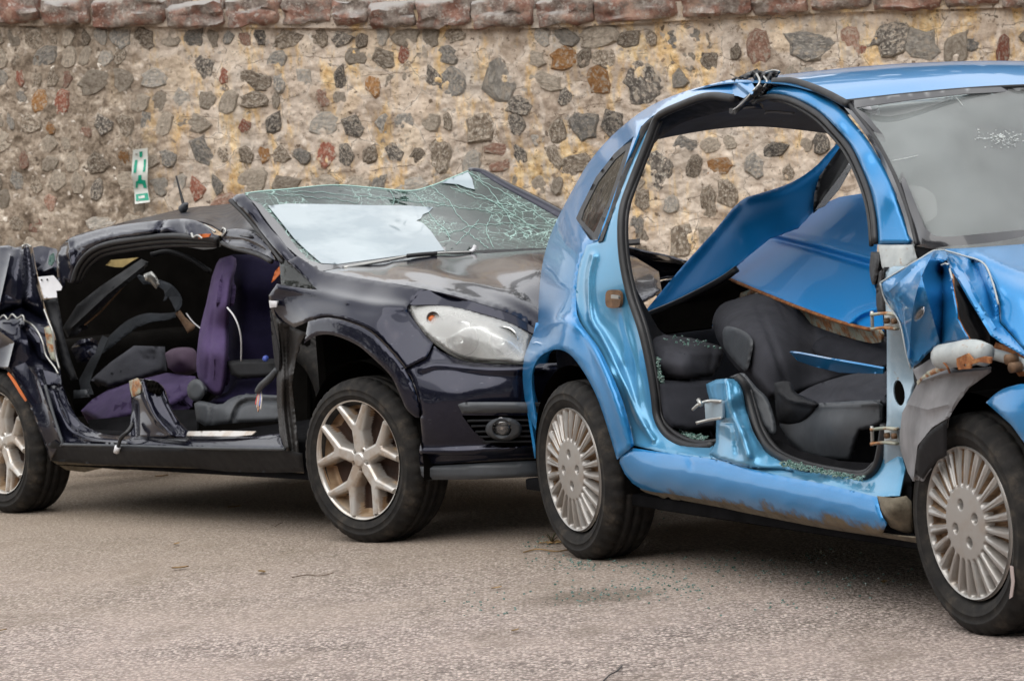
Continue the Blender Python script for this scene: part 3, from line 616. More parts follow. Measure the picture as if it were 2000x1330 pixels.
def hubcap(parent):
    if 'cap' in CACHE: return link('hubcap', CACHE['cap'], None, parent)
    N, ns = 288, 24; rad = np.concatenate([np.linspace(.004, .096, 38), np.linspace(.099, .200, 28), np.linspace(.2015, .208, 4)]); V = []; F = []; mi = []
    H = np.zeros((len(rad), N))
    for i, r_ in enumerate(rad):
        for j in range(N):
            a = 2*math.pi*j/N; y = -.012+.010*(r_/.2)**2
            for b in range(4):
                aa = .42+b*math.pi/2; d = math.hypot(r_*math.cos(a)-.052*math.cos(aa), r_*math.sin(a)-.052*math.sin(aa))
                y += .02/(1+math.exp((d-.0125)/.0009))
            if .096 < r_ < .2005:
                u = (a*ns/(2*math.pi)) % 1; end = min(1, (r_-.098)/.010)*min(1, (.199-r_)/.006+.0); end = max(0, end)
                w = .40+.08*(r_-.09)/.11; slot = 1/(1+math.exp((abs(u-.5)-w*.5)/.02))
                y += end*(slot*.03+(u-.5)*.004)
            if r_ > .2: y -= .003*math.exp(-((r_-.204)/.0025)**2)-(r_ > .2055)*.006
            H[i, j] = y; V.append((r_*math.cos(a), y, r_*math.sin(a)))
    for i in range(len(rad)-1):
        for j in range(N):
            j2 = (j+1) % N; F.append((i*N+j, i*N+j2, (i+1)*N+j2, (i+1)*N+j)); base = -.012+.010*(rad[i]/.2)**2
            mi.append(1 if H[i, j]-base > .017 and rad[i] > .08 else 0)
    F.append(tuple(range(N))[::-1]); mi.append(0)
    o = by_angle(mesh('hubcap', V, F, [M['silver'], M['dust']], parent, True, mi), 50); CACHE['cap'] = o.data; return o
def alloy(parent, Rr):
    if 'rim' in CACHE: return link('rim', CACHE['rim'], None, parent)
    N = 640; rad = np.concatenate([np.linspace(.003, .06, 24), np.linspace(.062, Rr-.012, 90), np.linspace(Rr-.010, Rr, 5)]); V = []; F = []; mi = []; K = []
    hs = []
    for k in range(5):
        a0 = R(90+10)+k*2*math.pi/5; pol = lambda r_, a: np.array((r_*math.cos(a), r_*math.sin(a)))
        hs.append((pol(.03, a0), pol(.112, a0), .028, .025)); hs.append((pol(.102, a0), pol(Rr-.012, a0+R(19)), .020, .014)); hs.append((pol(.102, a0), pol(Rr-.012, a0-R(19)), .020, .014))
    rr, aa = np.meshgrid(rad, 2*math.pi*np.arange(N)/N, indexing='ij'); rr = rr.ravel(); aa = aa.ravel(); X, Z = rr*np.cos(aa), rr*np.sin(aa)
    d = np.minimum(rr-.052, (Rr-.009)-rr)
    for a, b, w0, w1 in hs:
        ab = b-a; tt = np.clip(((X-a[0])*ab[0]+(Z-a[1])*ab[1])/(ab@ab), 0, 1); d = np.minimum(d, np.hypot(X-a[0]-tt*ab[0], Z-a[1]-tt*ab[1])-(w0+(w1-w0)*tt))
    s = 1/(1+np.exp(np.clip((d-.003)/.0022, -40, 40))); Y = .004+.018*(1-(rr/Rr)**2)-.010*s+(1-s)*.055
    Y = np.where(d < 0, Y-.005*np.clip(-d/.012, 0, 1), Y); Y -= np.where(rr < .03, .006/(1+np.exp((rr-.024)/.0008)), 0)
    for b in range(5):
        q0 = R(90+10+36)+b*2*math.pi/5; Y += .016/(1+np.exp(np.clip((np.hypot(X-.036*math.cos(q0), Z-.036*math.sin(q0))-.0075)/.0007, -40, 40)))
    Y = np.where(rr > Rr-.008, .004-.006*np.sin(np.clip((rr-Rr+.008)/.008, 0, 1)*math.pi*.5), Y)
    V = np.stack([X, Y, Z], 1).tolist(); K = s.tolist()
    for i in range(len(rad)-1):
        for j in range(N):
            j2 = (j+1) % N; F.append((i*N+j, i*N+j2, (i+1)*N+j2, (i+1)*N+j)); q = min(K[i*N+j], K[i*N+j2], K[(i+1)*N+j], K[(i+1)*N+j2])
            mi.append(0 if q > .5 or rad[i] > Rr-.01 else ((1 if rad[i] > .160 else 0) if q > .25 else (1 if rad[i] > .182 else 2)))
    F.append(tuple(range(N))[::-1]); mi.append(0)
    o = by_angle(mesh('rim', V, F, [M['alloy'], M['barrel'], M['brake']], parent, True, mi), 55); CACHE['rim'] = o.data; return o
def wheel(car, x, y, Rt, kind, rot=0, spin=0, far=False):
    w = bpy.data.objects.new('wheel', None); COL.objects.link(w); w.parent = car; w.location = (x, y, Rt); w.rotation_euler = (0, 0, rot+(math.pi if far else 0)); w.empty_display_size = .1
    V, F = tyre_mesh(Rt); mesh('tyre', V, F, M['tyre'], w)
    if kind == 'cap': c = hubcap(w)
    else: c = alloy(w, Rt*.70)
    c.rotation_euler = (0, spin, 0); c.location = (0, .012, 0)
    Vd, Fd = lathe([(.01, .11), (Rt*.69, .11), (Rt*.69, .17), (.01, .17)], 32); mesh('wheel_back', Vd, Fd, M['black_void'], w)
    return w
def arch_liner(car, x, y0, y1, r0, mat):
    V = []; F = []
    for i in range(25):
        a = math.pi*(-.06+1.12*i/24)
        for y in (y0, (y0+y1)/2, y1): V.append((x+r0*math.cos(a), y, .30+r0*math.sin(a)))
    for i in range(24):
        for j in range(2): F.append((i*3+j, i*3+j+1, i*3+4+j, i*3+3+j))
    b = len(V); V.append((x, y1, .26)); F += [(i*3+2, (i+1)*3+2, b) for i in range(24)]
    return mesh('wheel_housing', V, F, mat, car)

# ------------------------------------------------------------------ blue car
blue = BL.empty('blue_car'); tag(blue, 'blue hatchback wreck with doors cut away and crumpled front wing on silver hubcaps', 'car')
wheel(blue, 0, 0, .30, 'cap', spin=.35); wheel(blue, 2.46, 0, .30, 'cap', spin=.1)
wheel(blue, 0, 1.60, .30, 'cap', far=True); wheel(blue, 2.46, 1.60, .30, 'cap', far=True)
arch_liner(blue, 0, .035, .36, .345, M['black_void']); arch_liner(blue, 2.46, .045, .36, .345, M['black_void'])
B = lambda n, ol, ct, m, **k: relief(n, BL, ol, ct, M[m] if isinstance(m, str) else m, blue, **k)
SIL = cv((1051, 629), (1053, 575), (1059, 518), (1073, 465), (1092, 421), (1119, 370), (1152, 315), (1200, 261), (1261, 213), (1321, 185), (1381, 167), (1435, 155), (1465, 158), n=46)
ARCH_OUT = cv((1049, 846), (1029, 800), (1021, 741), (1024, 698), (1036, 666), (1051, 629), n=16)[:-1]
ARCH_IN = cv((1205, 897), (1188, 840), (1170, 786), (1155, 753), (1137, 722), (1116, 695), (1095, 683), (1074, 685), (1053, 698), (1041, 722), (1039, 756), (1045, 810), (1053, 846), n=44)
SHUT = cv((1252, 247), (1231, 300), (1212, 346), (1188, 421), (1168, 472), n=14)+cv((1146, 479), (1131, 520), (1125, 575), (1127, 614), (1140, 641), (1170, 680), (1194, 729), (1215, 780), (1230, 831), (1239, 870), n=34)
RAILTOP = cv((1441, 187), (1381, 184), (1321, 205), (1276, 226), (1254, 246), n=16)
QCT = [(1024, 700, .09), (1022, 745, .09), (1049, 846, .07), (1038, 666, .12), (1051, 629, .19), (1055, 560, .27), (1073, 465, .33), (1092, 421, .35), (1119, 370, .38), (1152, 315, .405), (1200, 261, .425), (1261, 213, .42), (1321, 185, .40), (1381, 167, .38), (1435, 155, .36), (1465, 158, .34),
       (1252, 247, .27), (1276, 226, .28), (1321, 205, .29), (1381, 184, .30), (1441, 187, .30), (1212, 346, .2), (1168, 472, .10), (1146, 479, .10), (1125, 575, .05), (1140, 641, .02), (1194, 729, .005), (1239, 870, .02), (1205, 897, .012),
       (1098, 623, .03), (1122, 640, .005), (1080, 632, .06), (1095, 683, .0), (1053, 698, .03), (1041, 722, .04), (1137, 722, 0.0), (1170, 786, 0.0), (1188, 840, .004), (1090, 560, .12), (1100, 480, .2), (1075, 600, .14), (1130, 400, .29), (1140, 455, .15), (1180, 310, .33), (1235, 240, .34)]
CREST = cv((1040, 660), (1059, 644), (1080, 629), (1098, 623), (1122, 632), (1149, 659), (1176, 710), (1200, 771), (1224, 846), (1232, 875), n=30)
QWIN = [(1125, 427), (1134, 406), (1164, 346), (1200, 300), (1238, 266), (1222, 318), (1203, 372), (1167, 470), (1152, 469), (1137, 448)]
q = B('quarter_panel', ARCH_OUT+SIL+RAILTOP+SHUT+ARCH_IN, QCT, 'blue', holes=[QWIN], step=6, thick=.006, ridges=[(CREST, 7, .022)], steps=[(CREST, 5, -.03)], hem=(5, .02))
B('quarter_window', [(1128, 428), (1136, 407), (1165, 350), (1201, 305), (1236, 270), (1219, 320), (1200, 374), (1166, 466), (1153, 464), (1140, 446)], [(1125, 427, .24), (1164, 346, .30), (1238, 266, .29), (1167, 470, .12), (1203, 372, .20)], 'side_glass', step=9)
B('window_rubber', QWIN, [(1125, 427, .235), (1164, 346, .295), (1238, 266, .285), (1167, 470, .115), (1203, 372, .195)], 'rubber', holes=[[(1135, 429), (1140, 412), (1168, 356), (1201, 312), (1222, 294), (1205, 345), (1188, 395), (1160, 455), (1153, 449), (1144, 440)]], step=6)
# black strip beside the quarter window, then the pale jamb, then the rubber door seal
BAND = cv((1252, 248), (1231, 301), (1212, 347), (1188, 421), (1168, 474), n=20)
B('pillar_trim', BAND+cv((1176, 470), (1200, 408), (1222, 350), (1240, 304), (1262, 256), (1280, 232), n=18)+[(1272, 230)], [(1252, 247, .262), (1212, 346, .19), (1168, 474, .09), (1176, 470, .09), (1222, 350, .19), (1262, 256, .262), (1276, 231, .275)], 'rubber', step=6, hem=(4, .01))
SEALR = [(1281, 236, .285), (1262, 285, .25), (1232, 361, .185), (1217, 406, .14), (1213, 451, .115), (1217, 511, .10), (1231, 578, .095), (1253, 644, .09), (1268, 710, .09), (1278, 771, .09), (1284, 816, .09), (1302, 847, .09), (1327, 864, .095), (1357, 872, .10), (1392, 870, .10)]
JAMB = cv((1262, 257), (1240, 304), (1222, 350), (1200, 408), (1176, 470), n=18)+SHUT[14:]+[(1300, 884), (1388, 896), (1394, 880)]+[tuple(p) for p in crv([e[:2] for e in SEALR], 46)[::-1]]
R2 = cv((1160, 500), (1151, 545), (1155, 620), (1176, 656), (1206, 716), (1230, 771), (1248, 816), (1276, 858), n=26)
R3 = cv((1215, 600), (1222, 640), (1235, 690), (1244, 740), (1250, 790), (1262, 830), n=16)
B('door_jamb', JAMB, [(1262, 257, .265), (1240, 304, .23), (1222, 350, .19), (1200, 408, .14), (1176, 470, .10), (1125, 575, .055), (1140, 641, .03), (1194, 729, .015), (1239, 870, .03), (1300, 884, .045), (1388, 896, .045), (1160, 560, .065), (1190, 560, .075), (1190, 640, .07), (1220, 720, .07), (1240, 800, .06), (1265, 850, .06)]+[(a, b, c-.004) for a, b, c in SEALR[::2]], 'blue_jamb_lit', step=4, ridges=[(R2, 6, .03), (R3, 7, .015)], hem=(4, .008))
tube('door_seal', BL.pts([(1437, 193, .31), (1381, 189, .305), (1321, 210, .295), (1292, 224, .29)]+SEALR), .0135, M['rubber'], blue, n=110, k=10)
tube('door_seal', BL.pts([(a+9, b-1 if b < 840 else b-8, c+.015) for a, b, c in SEALR]), .009, M['rubber'], blue, n=100, k=8)
SEALF = [(1480, 197, .31), (1504, 190, .305), (1535, 193, .30), (1566, 205, .29), (1601, 227, .28), (1631, 257, .265), (1658, 290, .25), (1679, 331, .225), (1697, 379, .20), (1706, 423, .175), (1710, 475, .155)]
tube('door_seal', BL.pts(SEALF), .010, M['rubber'], blue, n=60, k=10)
tube('door_seal', BL.pts([(a-8, b+5, c+.02) for a, b, c in SEALF]), .007, M['rubber'], blue, n=60, k=8)
SEALB = [(1440, 736, .09), (1452, 748, .10), (1459, 770, .11), (1467, 800, .11), (1480, 842, .105), (1501, 876, .10), (1533, 897, .10), (1578, 914, .10), (1641, 927, .10), (1686, 931, .10), (1711, 912, .10), (1722, 872, .10), (1728, 830, .10)]
tube('door_seal', BL.pts(SEALB), .0135, M['rubber'], blue, n=110, k=10)
tube('door_seal', BL.pts([(a+(7 if b < 890 else 0), b-8, c+.02) for a, b, c in SEALB[2:11]]), .009, M['rubber'], blue, n=80, k=8)
# roof rail and windscreen pillar
AO = [(1510, 167), (1544, 165), (1580, 176), (1611, 191), (1638, 207), (1665, 237), (1692, 270), (1719, 312), (1743, 361), (1761, 409), (1773, 445), (1783, 478)]
AI = [(1480, 192), (1502, 185), (1535, 188), (1568, 200), (1604, 222), (1635, 252), (1662, 285), (1683, 327), (1701, 376), (1710, 421), (1715, 478)]
B('windscreen_pillar', cv(*AO, n=40)+cv(*AI[::-1], n=40), [(1510, 167, .33), (1544, 165, .325), (1611, 191, .315), (1665, 237, .29), (1719, 312, .25), (1761, 409, .20), (1783, 478, .17), (1480, 192, .305), (1535, 188, .295), (1604, 222, .27), (1662, 285, .24), (1701, 376, .19), (1715, 478, .145), (1570, 188, .292), (1640, 235, .262), (1690, 300, .232), (1730, 380, .188)], 'blue', step=5, thick=.02, hem=(7, .03))
B('pillar_base', [(1715, 478), (1784, 478), (1791, 505), (1778, 520), (1761, 531), (1731, 540), (1722, 520)], [(1715, 478, .15), (1784, 478, .172), (1791, 505, .165), (1731, 540, .13)], 'primer', step=6, thick=.01, hem=(4, .01))
# roof with headliner
half = lambda L, d=0: [(x, y, z+d) for x, y, z in L]+[(x, 1.62-y, z+d) for x, y, z in L[-2::-1]]
ROOF = [[(1.462, .305, 1.437), (1.60, .55, 1.444), (1.65, .81, 1.446)], [(1.27, .30, 1.482), (1.37, .55, 1.50), (1.40, .81, 1.507)], [(1.04, .30, 1.515), (1.05, .55, 1.533), (1.06, .81, 1.54)], [(.6, .33, 1.527), (.6, .55, 1.54), (.6, .81, 1.546)], [(.1, .42, 1.488), (.1, .55, 1.50), (.1, .81, 1.512)], [(-.40, .50, 1.395), (-.45, .62, 1.405), (-.5, .81, 1.418)]]
loft('roof', [half(r_) for r_ in ROOF], 41, 41, M['blue'], blue, .004, np.array((1, .8, 9)))
HLO = [[(1.40, .34, 1.40), (1.50, .55, 1.41), (1.53, .81, 1.41)], [(1.04, .34, 1.455), (1.05, .55, 1.475), (1.06, .81, 1.48)], [(.5, .38, 1.46), (.5, .55, 1.475), (.5, .81, 1.48)], [(0, .46, 1.435), (0, .55, 1.45), (0, .81, 1.455)], [(-.36, .55, 1.385), (-.38, .65, 1.395), (-.40, .81, 1.40)], [(-.46, .60, 1.352), (-.47, .70, 1.368), (-.48, .81, 1.378)]]
HL = [half(r_) for r_ in HLO[:4]]+[[(-.34, .50, 1.385), (-.38, .65, 1.40), (-.40, .81, 1.405), (-.40, 1.0, 1.40), (-.38, 1.37, 1.375)], [(-.43, .50, 1.335), (-.46, .65, 1.362), (-.48, .90, 1.382), (-.48, 1.10, 1.374), (-.46, 1.40, 1.322)]]
loft('headliner', HL, 31, 31, M['headliner'], blue, .01, np.array((1, .8, -9)))
tube('roof_gutter', BL.pts([(1512, 160, .315), (1545, 159, .315), (1582, 169, .31), (1615, 183, .305), (1640, 196, .30), (1656, 205, .30)]), .012, M['rubber'], blue, n=30, k=8)
# inner lining of the rail seen below the seal
B('rail_lining', cv((1432, 196), (1381, 193), (1321, 214), (1292, 232), (1270, 290), n=20)+cv((1290, 268), (1330, 242), (1381, 226), (1440, 214), (1490, 214), n=16)+[(1480, 200)], [(1432, 196, .33), (1321, 214, .32), (1270, 290, .27), (1290, 268, .36), (1381, 226, .42), (1440, 214, .42), (1490, 210, .40)], 'plastic', step=7, thick=.01, hem=(5, .02))
# windscreen
B('windscreen', cv((1656, 201), (1701, 258), (1731, 309), (1755, 361), (1776, 421), (1789, 477), n=26)+[(1836, 487), (2000, 479), (2150, 472), (2150, 168), (2000, 170), (1881, 176), (1761, 187)], [(1656, 201, .31), (1701, 258, .28), (1755, 361, .22), (1789, 477, .165), (2000, 170, .80), (2000, 479, .44), (2150, 168, 1.12), (2150, 472, .78), (1836, 487, .19), (1830, 300, .36)], 'screen_blue', step=14, thick=.005)
B('windscreen_border', cv((1640, 199), (1686, 257), (1717, 308), (1741, 360), (1764, 420), (1779, 479), n=26)+[(1836, 489), (2000, 481), (2150, 474), (2150, 440), (2000, 449), (1851, 463), (1824, 461), (1806, 445), (1779, 376), (1755, 318), (1725, 264), (1690, 222), (1672, 211), (1761, 198), (1881, 184), (2000, 178), (2150, 176), (2150, 166), (2000, 168), (1881, 174), (1761, 185)],
  [(1656, 201, .312), (1701, 258, .282), (1755, 361, .222), (1789, 477, .167), (2000, 170, .803), (2000, 479, .443), (2150, 168, 1.123), (2150, 472, .783), (1836, 487, .193), (1830, 300, .363), (1640, 199, .325), (1717, 308, .27), (1779, 479, .18)], 'frit', step=8, thick=.002)
tube('windscreen_trim', BL.pts([(1656, 201, .307), (1701, 258, .277), (1731, 309, .25), (1755, 361, .217), (1776, 421, .19), (1790, 478, .16)]), .006, M['rubber'], blue, n=40, k=6)
tube('windscreen_trim', BL.pts([(1653, 198, .30), (1761, 186, .45), (1881, 175, .62), (2000, 168.5, .79), (2150, 166, 1.1)]), .006, M['rubber'], blue, n=40, k=6)
B('sticker', [(1683+17*math.cos(a)+16, 209+6*math.sin(a)) for a in np.linspace(0, 6.28, 18, endpoint=False)], [(1656, 201, .305), (1701, 258, .275), (2000, 170, .795), (1789, 477, .16)], 'white', step=5, thick=.001)
# sill: the same rounded section all along
_st = crv([(1212, 884), (1237, 875), (1345, 890), (1471, 917), (1620, 947), (1725, 972)], 9); _sb = crv([(1212, 906), (1262, 958), (1321, 966), (1441, 988), (1620, 1026), (1735, 1050)], 9)
SILLC = [(*(_st[i]+(_sb[i]-_st[i])*u), y if i > 0 else .012+.2*max(0, y-.03)) for i in range(9) for u, y in ((0, .030), (.22, .019), (.5, .015), (.78, .021), (1, .042))]
B('sill', [(1212, 886), (1237, 875)]+cv((1237, 875), (1345, 890), (1400, 898), (1471, 917), (1540, 932), (1620, 947), (1713, 970), n=24)[1:]+[(1719, 996), (1731, 1026)]+cv((1722, 1046), (1620, 1026), (1441, 988), (1321, 966), (1258, 957), (1227, 935), (1210, 904), n=24),
  SILLC, 'blue', step=6, thick=.006, ridges=[([(1345, 889), (1350, 912)], 3, -.012)], hem=(3, .01))
B('sill_flange', cv((1250, 955), (1321, 963), (1441, 985), (1620, 1023), (1735, 1044), (1790, 1050), n=24)+[(1790, 1068), (1778, 1063), (1770, 1068), (1755, 1058), (1740, 1060)]+cv((1720, 1054), (1620, 1035), (1441, 1000), (1330, 976), n=20)+[(1318, 979), (1305, 970), (1296, 974), (1285, 968), (1262, 962)], [(1250, 955, .055), (1441, 985, .055), (1620, 1023, .055), (1790, 1050, .055), (1620, 1035, .085), (1441, 1000, .085), (1318, 975, .085)], 'mud', step=6, thick=.004)
B('sill_end', [(1713, 968), (1745, 972), (1770, 968), (1786, 985), (1786, 1048), (1765, 1040), (1740, 1030), (1722, 1005)], [(1713, 968, .03), (1770, 968, .06), (1786, 1048, .10), (1740, 1030, .05), (1740, 995, .02)], 'mud', step=6, hem=(6, .02))
B('sill_ledge', cv((1388, 894), (1471, 917), (1540, 932), (1620, 947), (1713, 970), n=20)+[(1757, 968), (1768, 915), (1757, 872), (1724, 868), (1713, 912), (1687, 933), (1641, 929), (1578, 916), (1533, 899), (1501, 879), (1478, 850), (1440, 860), (1396, 866)], [(1388, 894, .045), (1471, 917, .045), (1620, 947, .045), (1713, 970, .045), (1757, 968, .06), (1768, 915, .10), (1724, 868, .105), (1687, 933, .098), (1578, 916, .098), (1501, 879, .10), (1396, 866, .09), (1440, 860, .08)], 'blue_jamb_lit', step=6, hem=(3, .006))
# cut centre pillar
BSR = cv((1441, 741), (1450, 762), (1458, 799), (1472, 844), (1494, 877), (1520, 896), (1548, 918), n=22)
B('centre_pillar_stump', [(1379, 750), (1399, 741), (1420, 739)]+BSR+[(1471, 914), (1400, 896), (1384, 886), (1398, 864), (1399, 819), (1411, 813), (1409, 795), (1386, 780), (1381, 765)], [(1379, 750, .085), (1420, 739, .06), (1441, 741, .085), (1458, 799, .095), (1494, 877, .085), (1548, 918, .07), (1471, 914, .03), (1400, 896, .035), (1399, 830, .06), (1381, 765, .085), (1425, 780, .045), (1445, 840, .038), (1425, 860, .045), (1460, 880, .035)], 'blue_jamb_lit', step=5, thick=.006, ridges=[(cv((1420, 745), (1424, 780), (1436, 815), (1450, 850), (1462, 890), n=14), 7, .03), ([(1400, 822), (1432, 826), (1440, 890)], 3, -.02)], hem=(5, .02), bumps=lambda P: .006*np.sin(P[:, 0]*.11)*np.sin(P[:, 1]*.08))
B('stump_inside', [(1385, 752), (1425, 738), (1444, 742), (1452, 765), (1440, 790), (1400, 800)], [(1385, 752, .12), (1444, 742, .12), (1440, 790, .12)], 'black_void', step=8, thick=.01)
hb = bpy.data.objects.new('door_hinge', None); COL.objects.link(hb); hb.parent = blue
for a in ([(1411, 784, .04), (1385, 783, .02), (1366, 789, -.01), (1354, 799, -.02)], [(1411, 816, .04), (1385, 820, .02), (1360, 826, -.01)]):
    tube('hinge_arm', BL.pts(a), .009, M['steel'], hb, k=6, flat=.6)
tube('hinge_pin', BL.pts([(1364, 780, -.01), (1370, 792, -.01)]), .007, M['steel'], hb, n=3, k=6)
relief('hinge_plate', BL, [(1376, 786), (1411, 783), (1411, 816), (1378, 818)], [(1376, 786, .03), (1411, 783, .035), (1411, 816, .035)], M['post'], hb, step=6, thick=.008)
# lock striker on the rear jamb
st = B('lock_striker', [(1197+15*math.copysign(abs(math.cos(a))**.6, math.cos(a)), 584+18*math.copysign(abs(math.sin(a))**.6, math.sin(a))) for a in np.linspace(0, 6.28, 20, endpoint=False)], [(1180, 566, .062), (1212, 566, .07), (1197, 604, .062)], 'brass', step=5, thick=.01)
relief('striker_loop', BL, [(1193, 576), (1208, 578), (1208, 584), (1193, 583)], [(1193, 576, .035), (1208, 578, .042), (1200, 584, .038)], M['steel'], st, step=4, thick=.008)
# hinge post
B('hinge_post', [(1727, 530), (1745, 520), (1775, 520), (1792, 600), (1795, 740), (1775, 800), (1768, 860), (1768, 918), (1722, 918), (1726, 868), (1732, 821), (1732, 652)], [(1727, 530, .125), (1775, 520, .13), (1732, 700, .11), (1795, 740, .15), (1768, 860, .10), (1722, 918, .105), (1755, 650, .095), (1750, 800, .09)], 'post', holes=[[(1756+11*math.cos(a)+3*math.sin(a), 767+25*math.sin(a)) for a in np.linspace(0, 6.28, 18, endpoint=False)]], step=6, thick=.006, hem=(5, .02))
B('post_cavity', [(1735, 735), (1780, 735), (1780, 800), (1735, 800)], [(1735, 735, .16), (1780, 735, .17), (1735, 800, .16)], 'black_void', step=15, thick=.01)
B('check_strap_boot', cv((1717, 492), (1717, 515), (1709, 556), (1702, 552), (1698, 525), (1701, 492), n=18), [(1717, 492, .14), (1709, 556, .12), (1698, 525, .16)], 'rubber', step=5, thick=.02, hem=(6, .03))
B('check_strap_boot', cv((1727, 522), (1728, 560), (1730, 608), (1714, 610), (1711, 570), (1716, 532), n=18), [(1727, 522, .11), (1730, 608, .10), (1711, 570, .13)], 'rubber', step=5, thick=.02, hem=(6, .03))
def door_hinge(y0):
    h_ = bpy.data.objects.new('door_hinge', None); COL.objects.link(h_); h_.parent = blue
    relief('hinge_plate', BL, [(1727, y0), (1750, y0-2), (1758, y0+34), (1727, y0+30)], [(1727, y0, .08), (1750, y0-2, .075), (1758, y0+34, .075)], M['primer'], h_, step=6, thick=.01, hem=(3, .006))
    for d in (0, 28): tube('hinge_arm', BL.pts([(1752, y0+d+2, .07), (1728, y0+d, .06), (1700, y0+d+3, .03)]), .010, M['flange'], h_, k=6, flat=.5)
    tube('hinge_pin', BL.pts([(1703, y0-4, .035), (1704, y0+34, .035)]), .005, M['steel'], h_, n=4, k=6)
    for bx_, by_ in ((1736, y0+14), (1750, y0+15)):
        p = BL.pt(bx_, by_, .07); tube('hinge_bolt', [p, p+np.array((0, -.012, 0))], .009, M['brass'], h_, n=3, k=6)
door_hinge(612); door_hinge(836)
# crushed front wing
FOLD1 = cv((1824, 492), (1800, 540), (1782, 610), (1776, 700), n=12); FOLD2 = [(1839, 518), (1842, 580), (1838, 668)]
wing = B('front_wing', [(1719, 553), (1761, 527), (1797, 506), (1824, 490), (1845, 489), (1852, 500), (1839, 517), (1851, 517), (1860, 540), (1860, 568), (1866, 600), (1869, 622), (1880, 645), (1893, 666), (1836, 671), (1812, 690), (1797, 707), (1779, 720), (1770, 690), (1765, 660), (1757, 630), (1738, 600), (1728, 585)],
  [(1719, 553, .01), (1761, 527, .03), (1797, 506, .06), (1824, 490, .13), (1845, 489, .17), (1779, 720, .02), (1765, 660, .02), (1738, 600, .03), (1790, 600, -.04), (1800, 560, -.03), (1836, 671, .03), (1812, 640, .01), (1838, 600, .02), (1860, 560, .03), (1869, 622, -.01), (1893, 666, .0), (1851, 517, .05), (1842, 530, .10)], 'blue', step=5, thick=.004,
  bumps=facets(3, (1719, 489, 1893, 720), 9, .010), ridges=[(FOLD1, -16, .08), (FOLD2, -7, -.08), ([(1851, 517), (1862, 575), (1890, 660)], -6, .06), ([(1735, 570), (1790, 520)], -12, .04), ([(1800, 540), (1836, 671)], -12, .05), ([(1760, 590), (1768, 680)], -8, -.03)], hem=(3, .012))
B('front_wing', [(1845, 489), (1880, 499), (1920, 514), (1938, 550), (1950, 595), (1953, 631), (1975, 655), (2000, 684), (2015, 705), (1956, 670), (1935, 655), (1926, 640), (1895, 590), (1872, 550), (1852, 520)],
  [(1845, 489, .17), (1880, 499, .16), (1920, 514, .14), (1938, 550, .10), (1953, 631, .06), (2000, 684, .03), (1956, 670, .0), (1926, 640, -.01), (1895, 590, .0), (1872, 550, .04), (1852, 520, .10), (1915, 570, .05), (1900, 530, .12)], 'blue', step=5, thick=.004,
  bumps=facets(4, (1845, 489, 2015, 705), 5, .010), ridges=[(cv((1862, 505), (1890, 540), (1915, 590), (1945, 640), n=10), -8, .04), (cv((1900, 512), (1925, 560), (1940, 620), n=8), -8, -.06)], hem=(4, .015))
B('torn_edge', cv((1859, 535), (1861, 568), (1867, 600), (1870, 622), (1881, 645), (1894, 666), n=14)+cv((1889, 663), (1874, 640), (1863, 618), (1858, 590), (1857, 560), n=12), [(1859, 535, .05), (1867, 600, .0), (1894, 666, -.01), (1863, 618, .02)], 'rust', step=4, thick=.006)
B('wing_inner', [(1852, 520), (1872, 545), (1900, 585), (1932, 640), (1934, 676), (1890, 676), (1862, 620)], [(1852, 520, .16), (1934, 676, .14), (1890, 676, .16), (1900, 600, .12)], 'plastic', step=7, thick=.01, ridges=[([(1870, 560), (1915, 660)], 6, .04)])
rp = B('side_repeater_lamp', [(1794+13*math.cos(a)+8*math.sin(a)*-.45, 612+16*math.sin(a)-4*math.cos(a)) for a in np.linspace(0, 6.28, 20, endpoint=False)], [(1794, 596, -.055), (1780, 620, -.045), (1808, 615, -.055)], 'chrome', step=4, thick=.01, hem=(4, .02))
relief('lamp_lens', BL, [(1794+10*math.cos(a)-3*math.sin(a), 612+13*math.sin(a)-3*math.cos(a)) for a in np.linspace(0, 6.28, 16, endpoint=False)], [(1794, 596, -.07), (1780, 620, -.06), (1808, 615, -.07)], M['lamp_clear'], rp, step=4, thick=.003, hem=(5, .02))
# bonnet
B('bonnet', [(1845, 489), (1836, 487), (1900, 484), (2000, 477), (2150, 470), (2300, 520), (2290, 700), (2120, 745), (2010, 700), (1998, 681), (1975, 652), (1954, 630), (1951, 595), (1939, 550), (1921, 514), (1881, 498)], [(1845, 489, .18), (2000, 477, .42), (1921, 514, .15), (1951, 595, .09), (1998, 681, .06), (2150, 470, .72), (2010, 700, .05), (2120, 745, .08), (2300, 520, .75), (2290, 700, .35), (2000, 560, .16), (1970, 520, .21)], 'blue', step=7, thick=.006, ridges=[(cv((1900, 490), (1960, 520), (2040, 545), (2200, 580), n=10), 6, .02)], hem=(4, .02), bumps=lambda P: .012*np.sin(P[:, 0]*.03+P[:, 1]*.02))
B('scuttle', [(1785, 478), (1836, 488), (1850, 492), (1826, 494), (1800, 508), (1790, 505)], [(1785, 478, .18), (1836, 488, .2), (1800, 508, .18)], 'plastic', step=6, thick=.01)
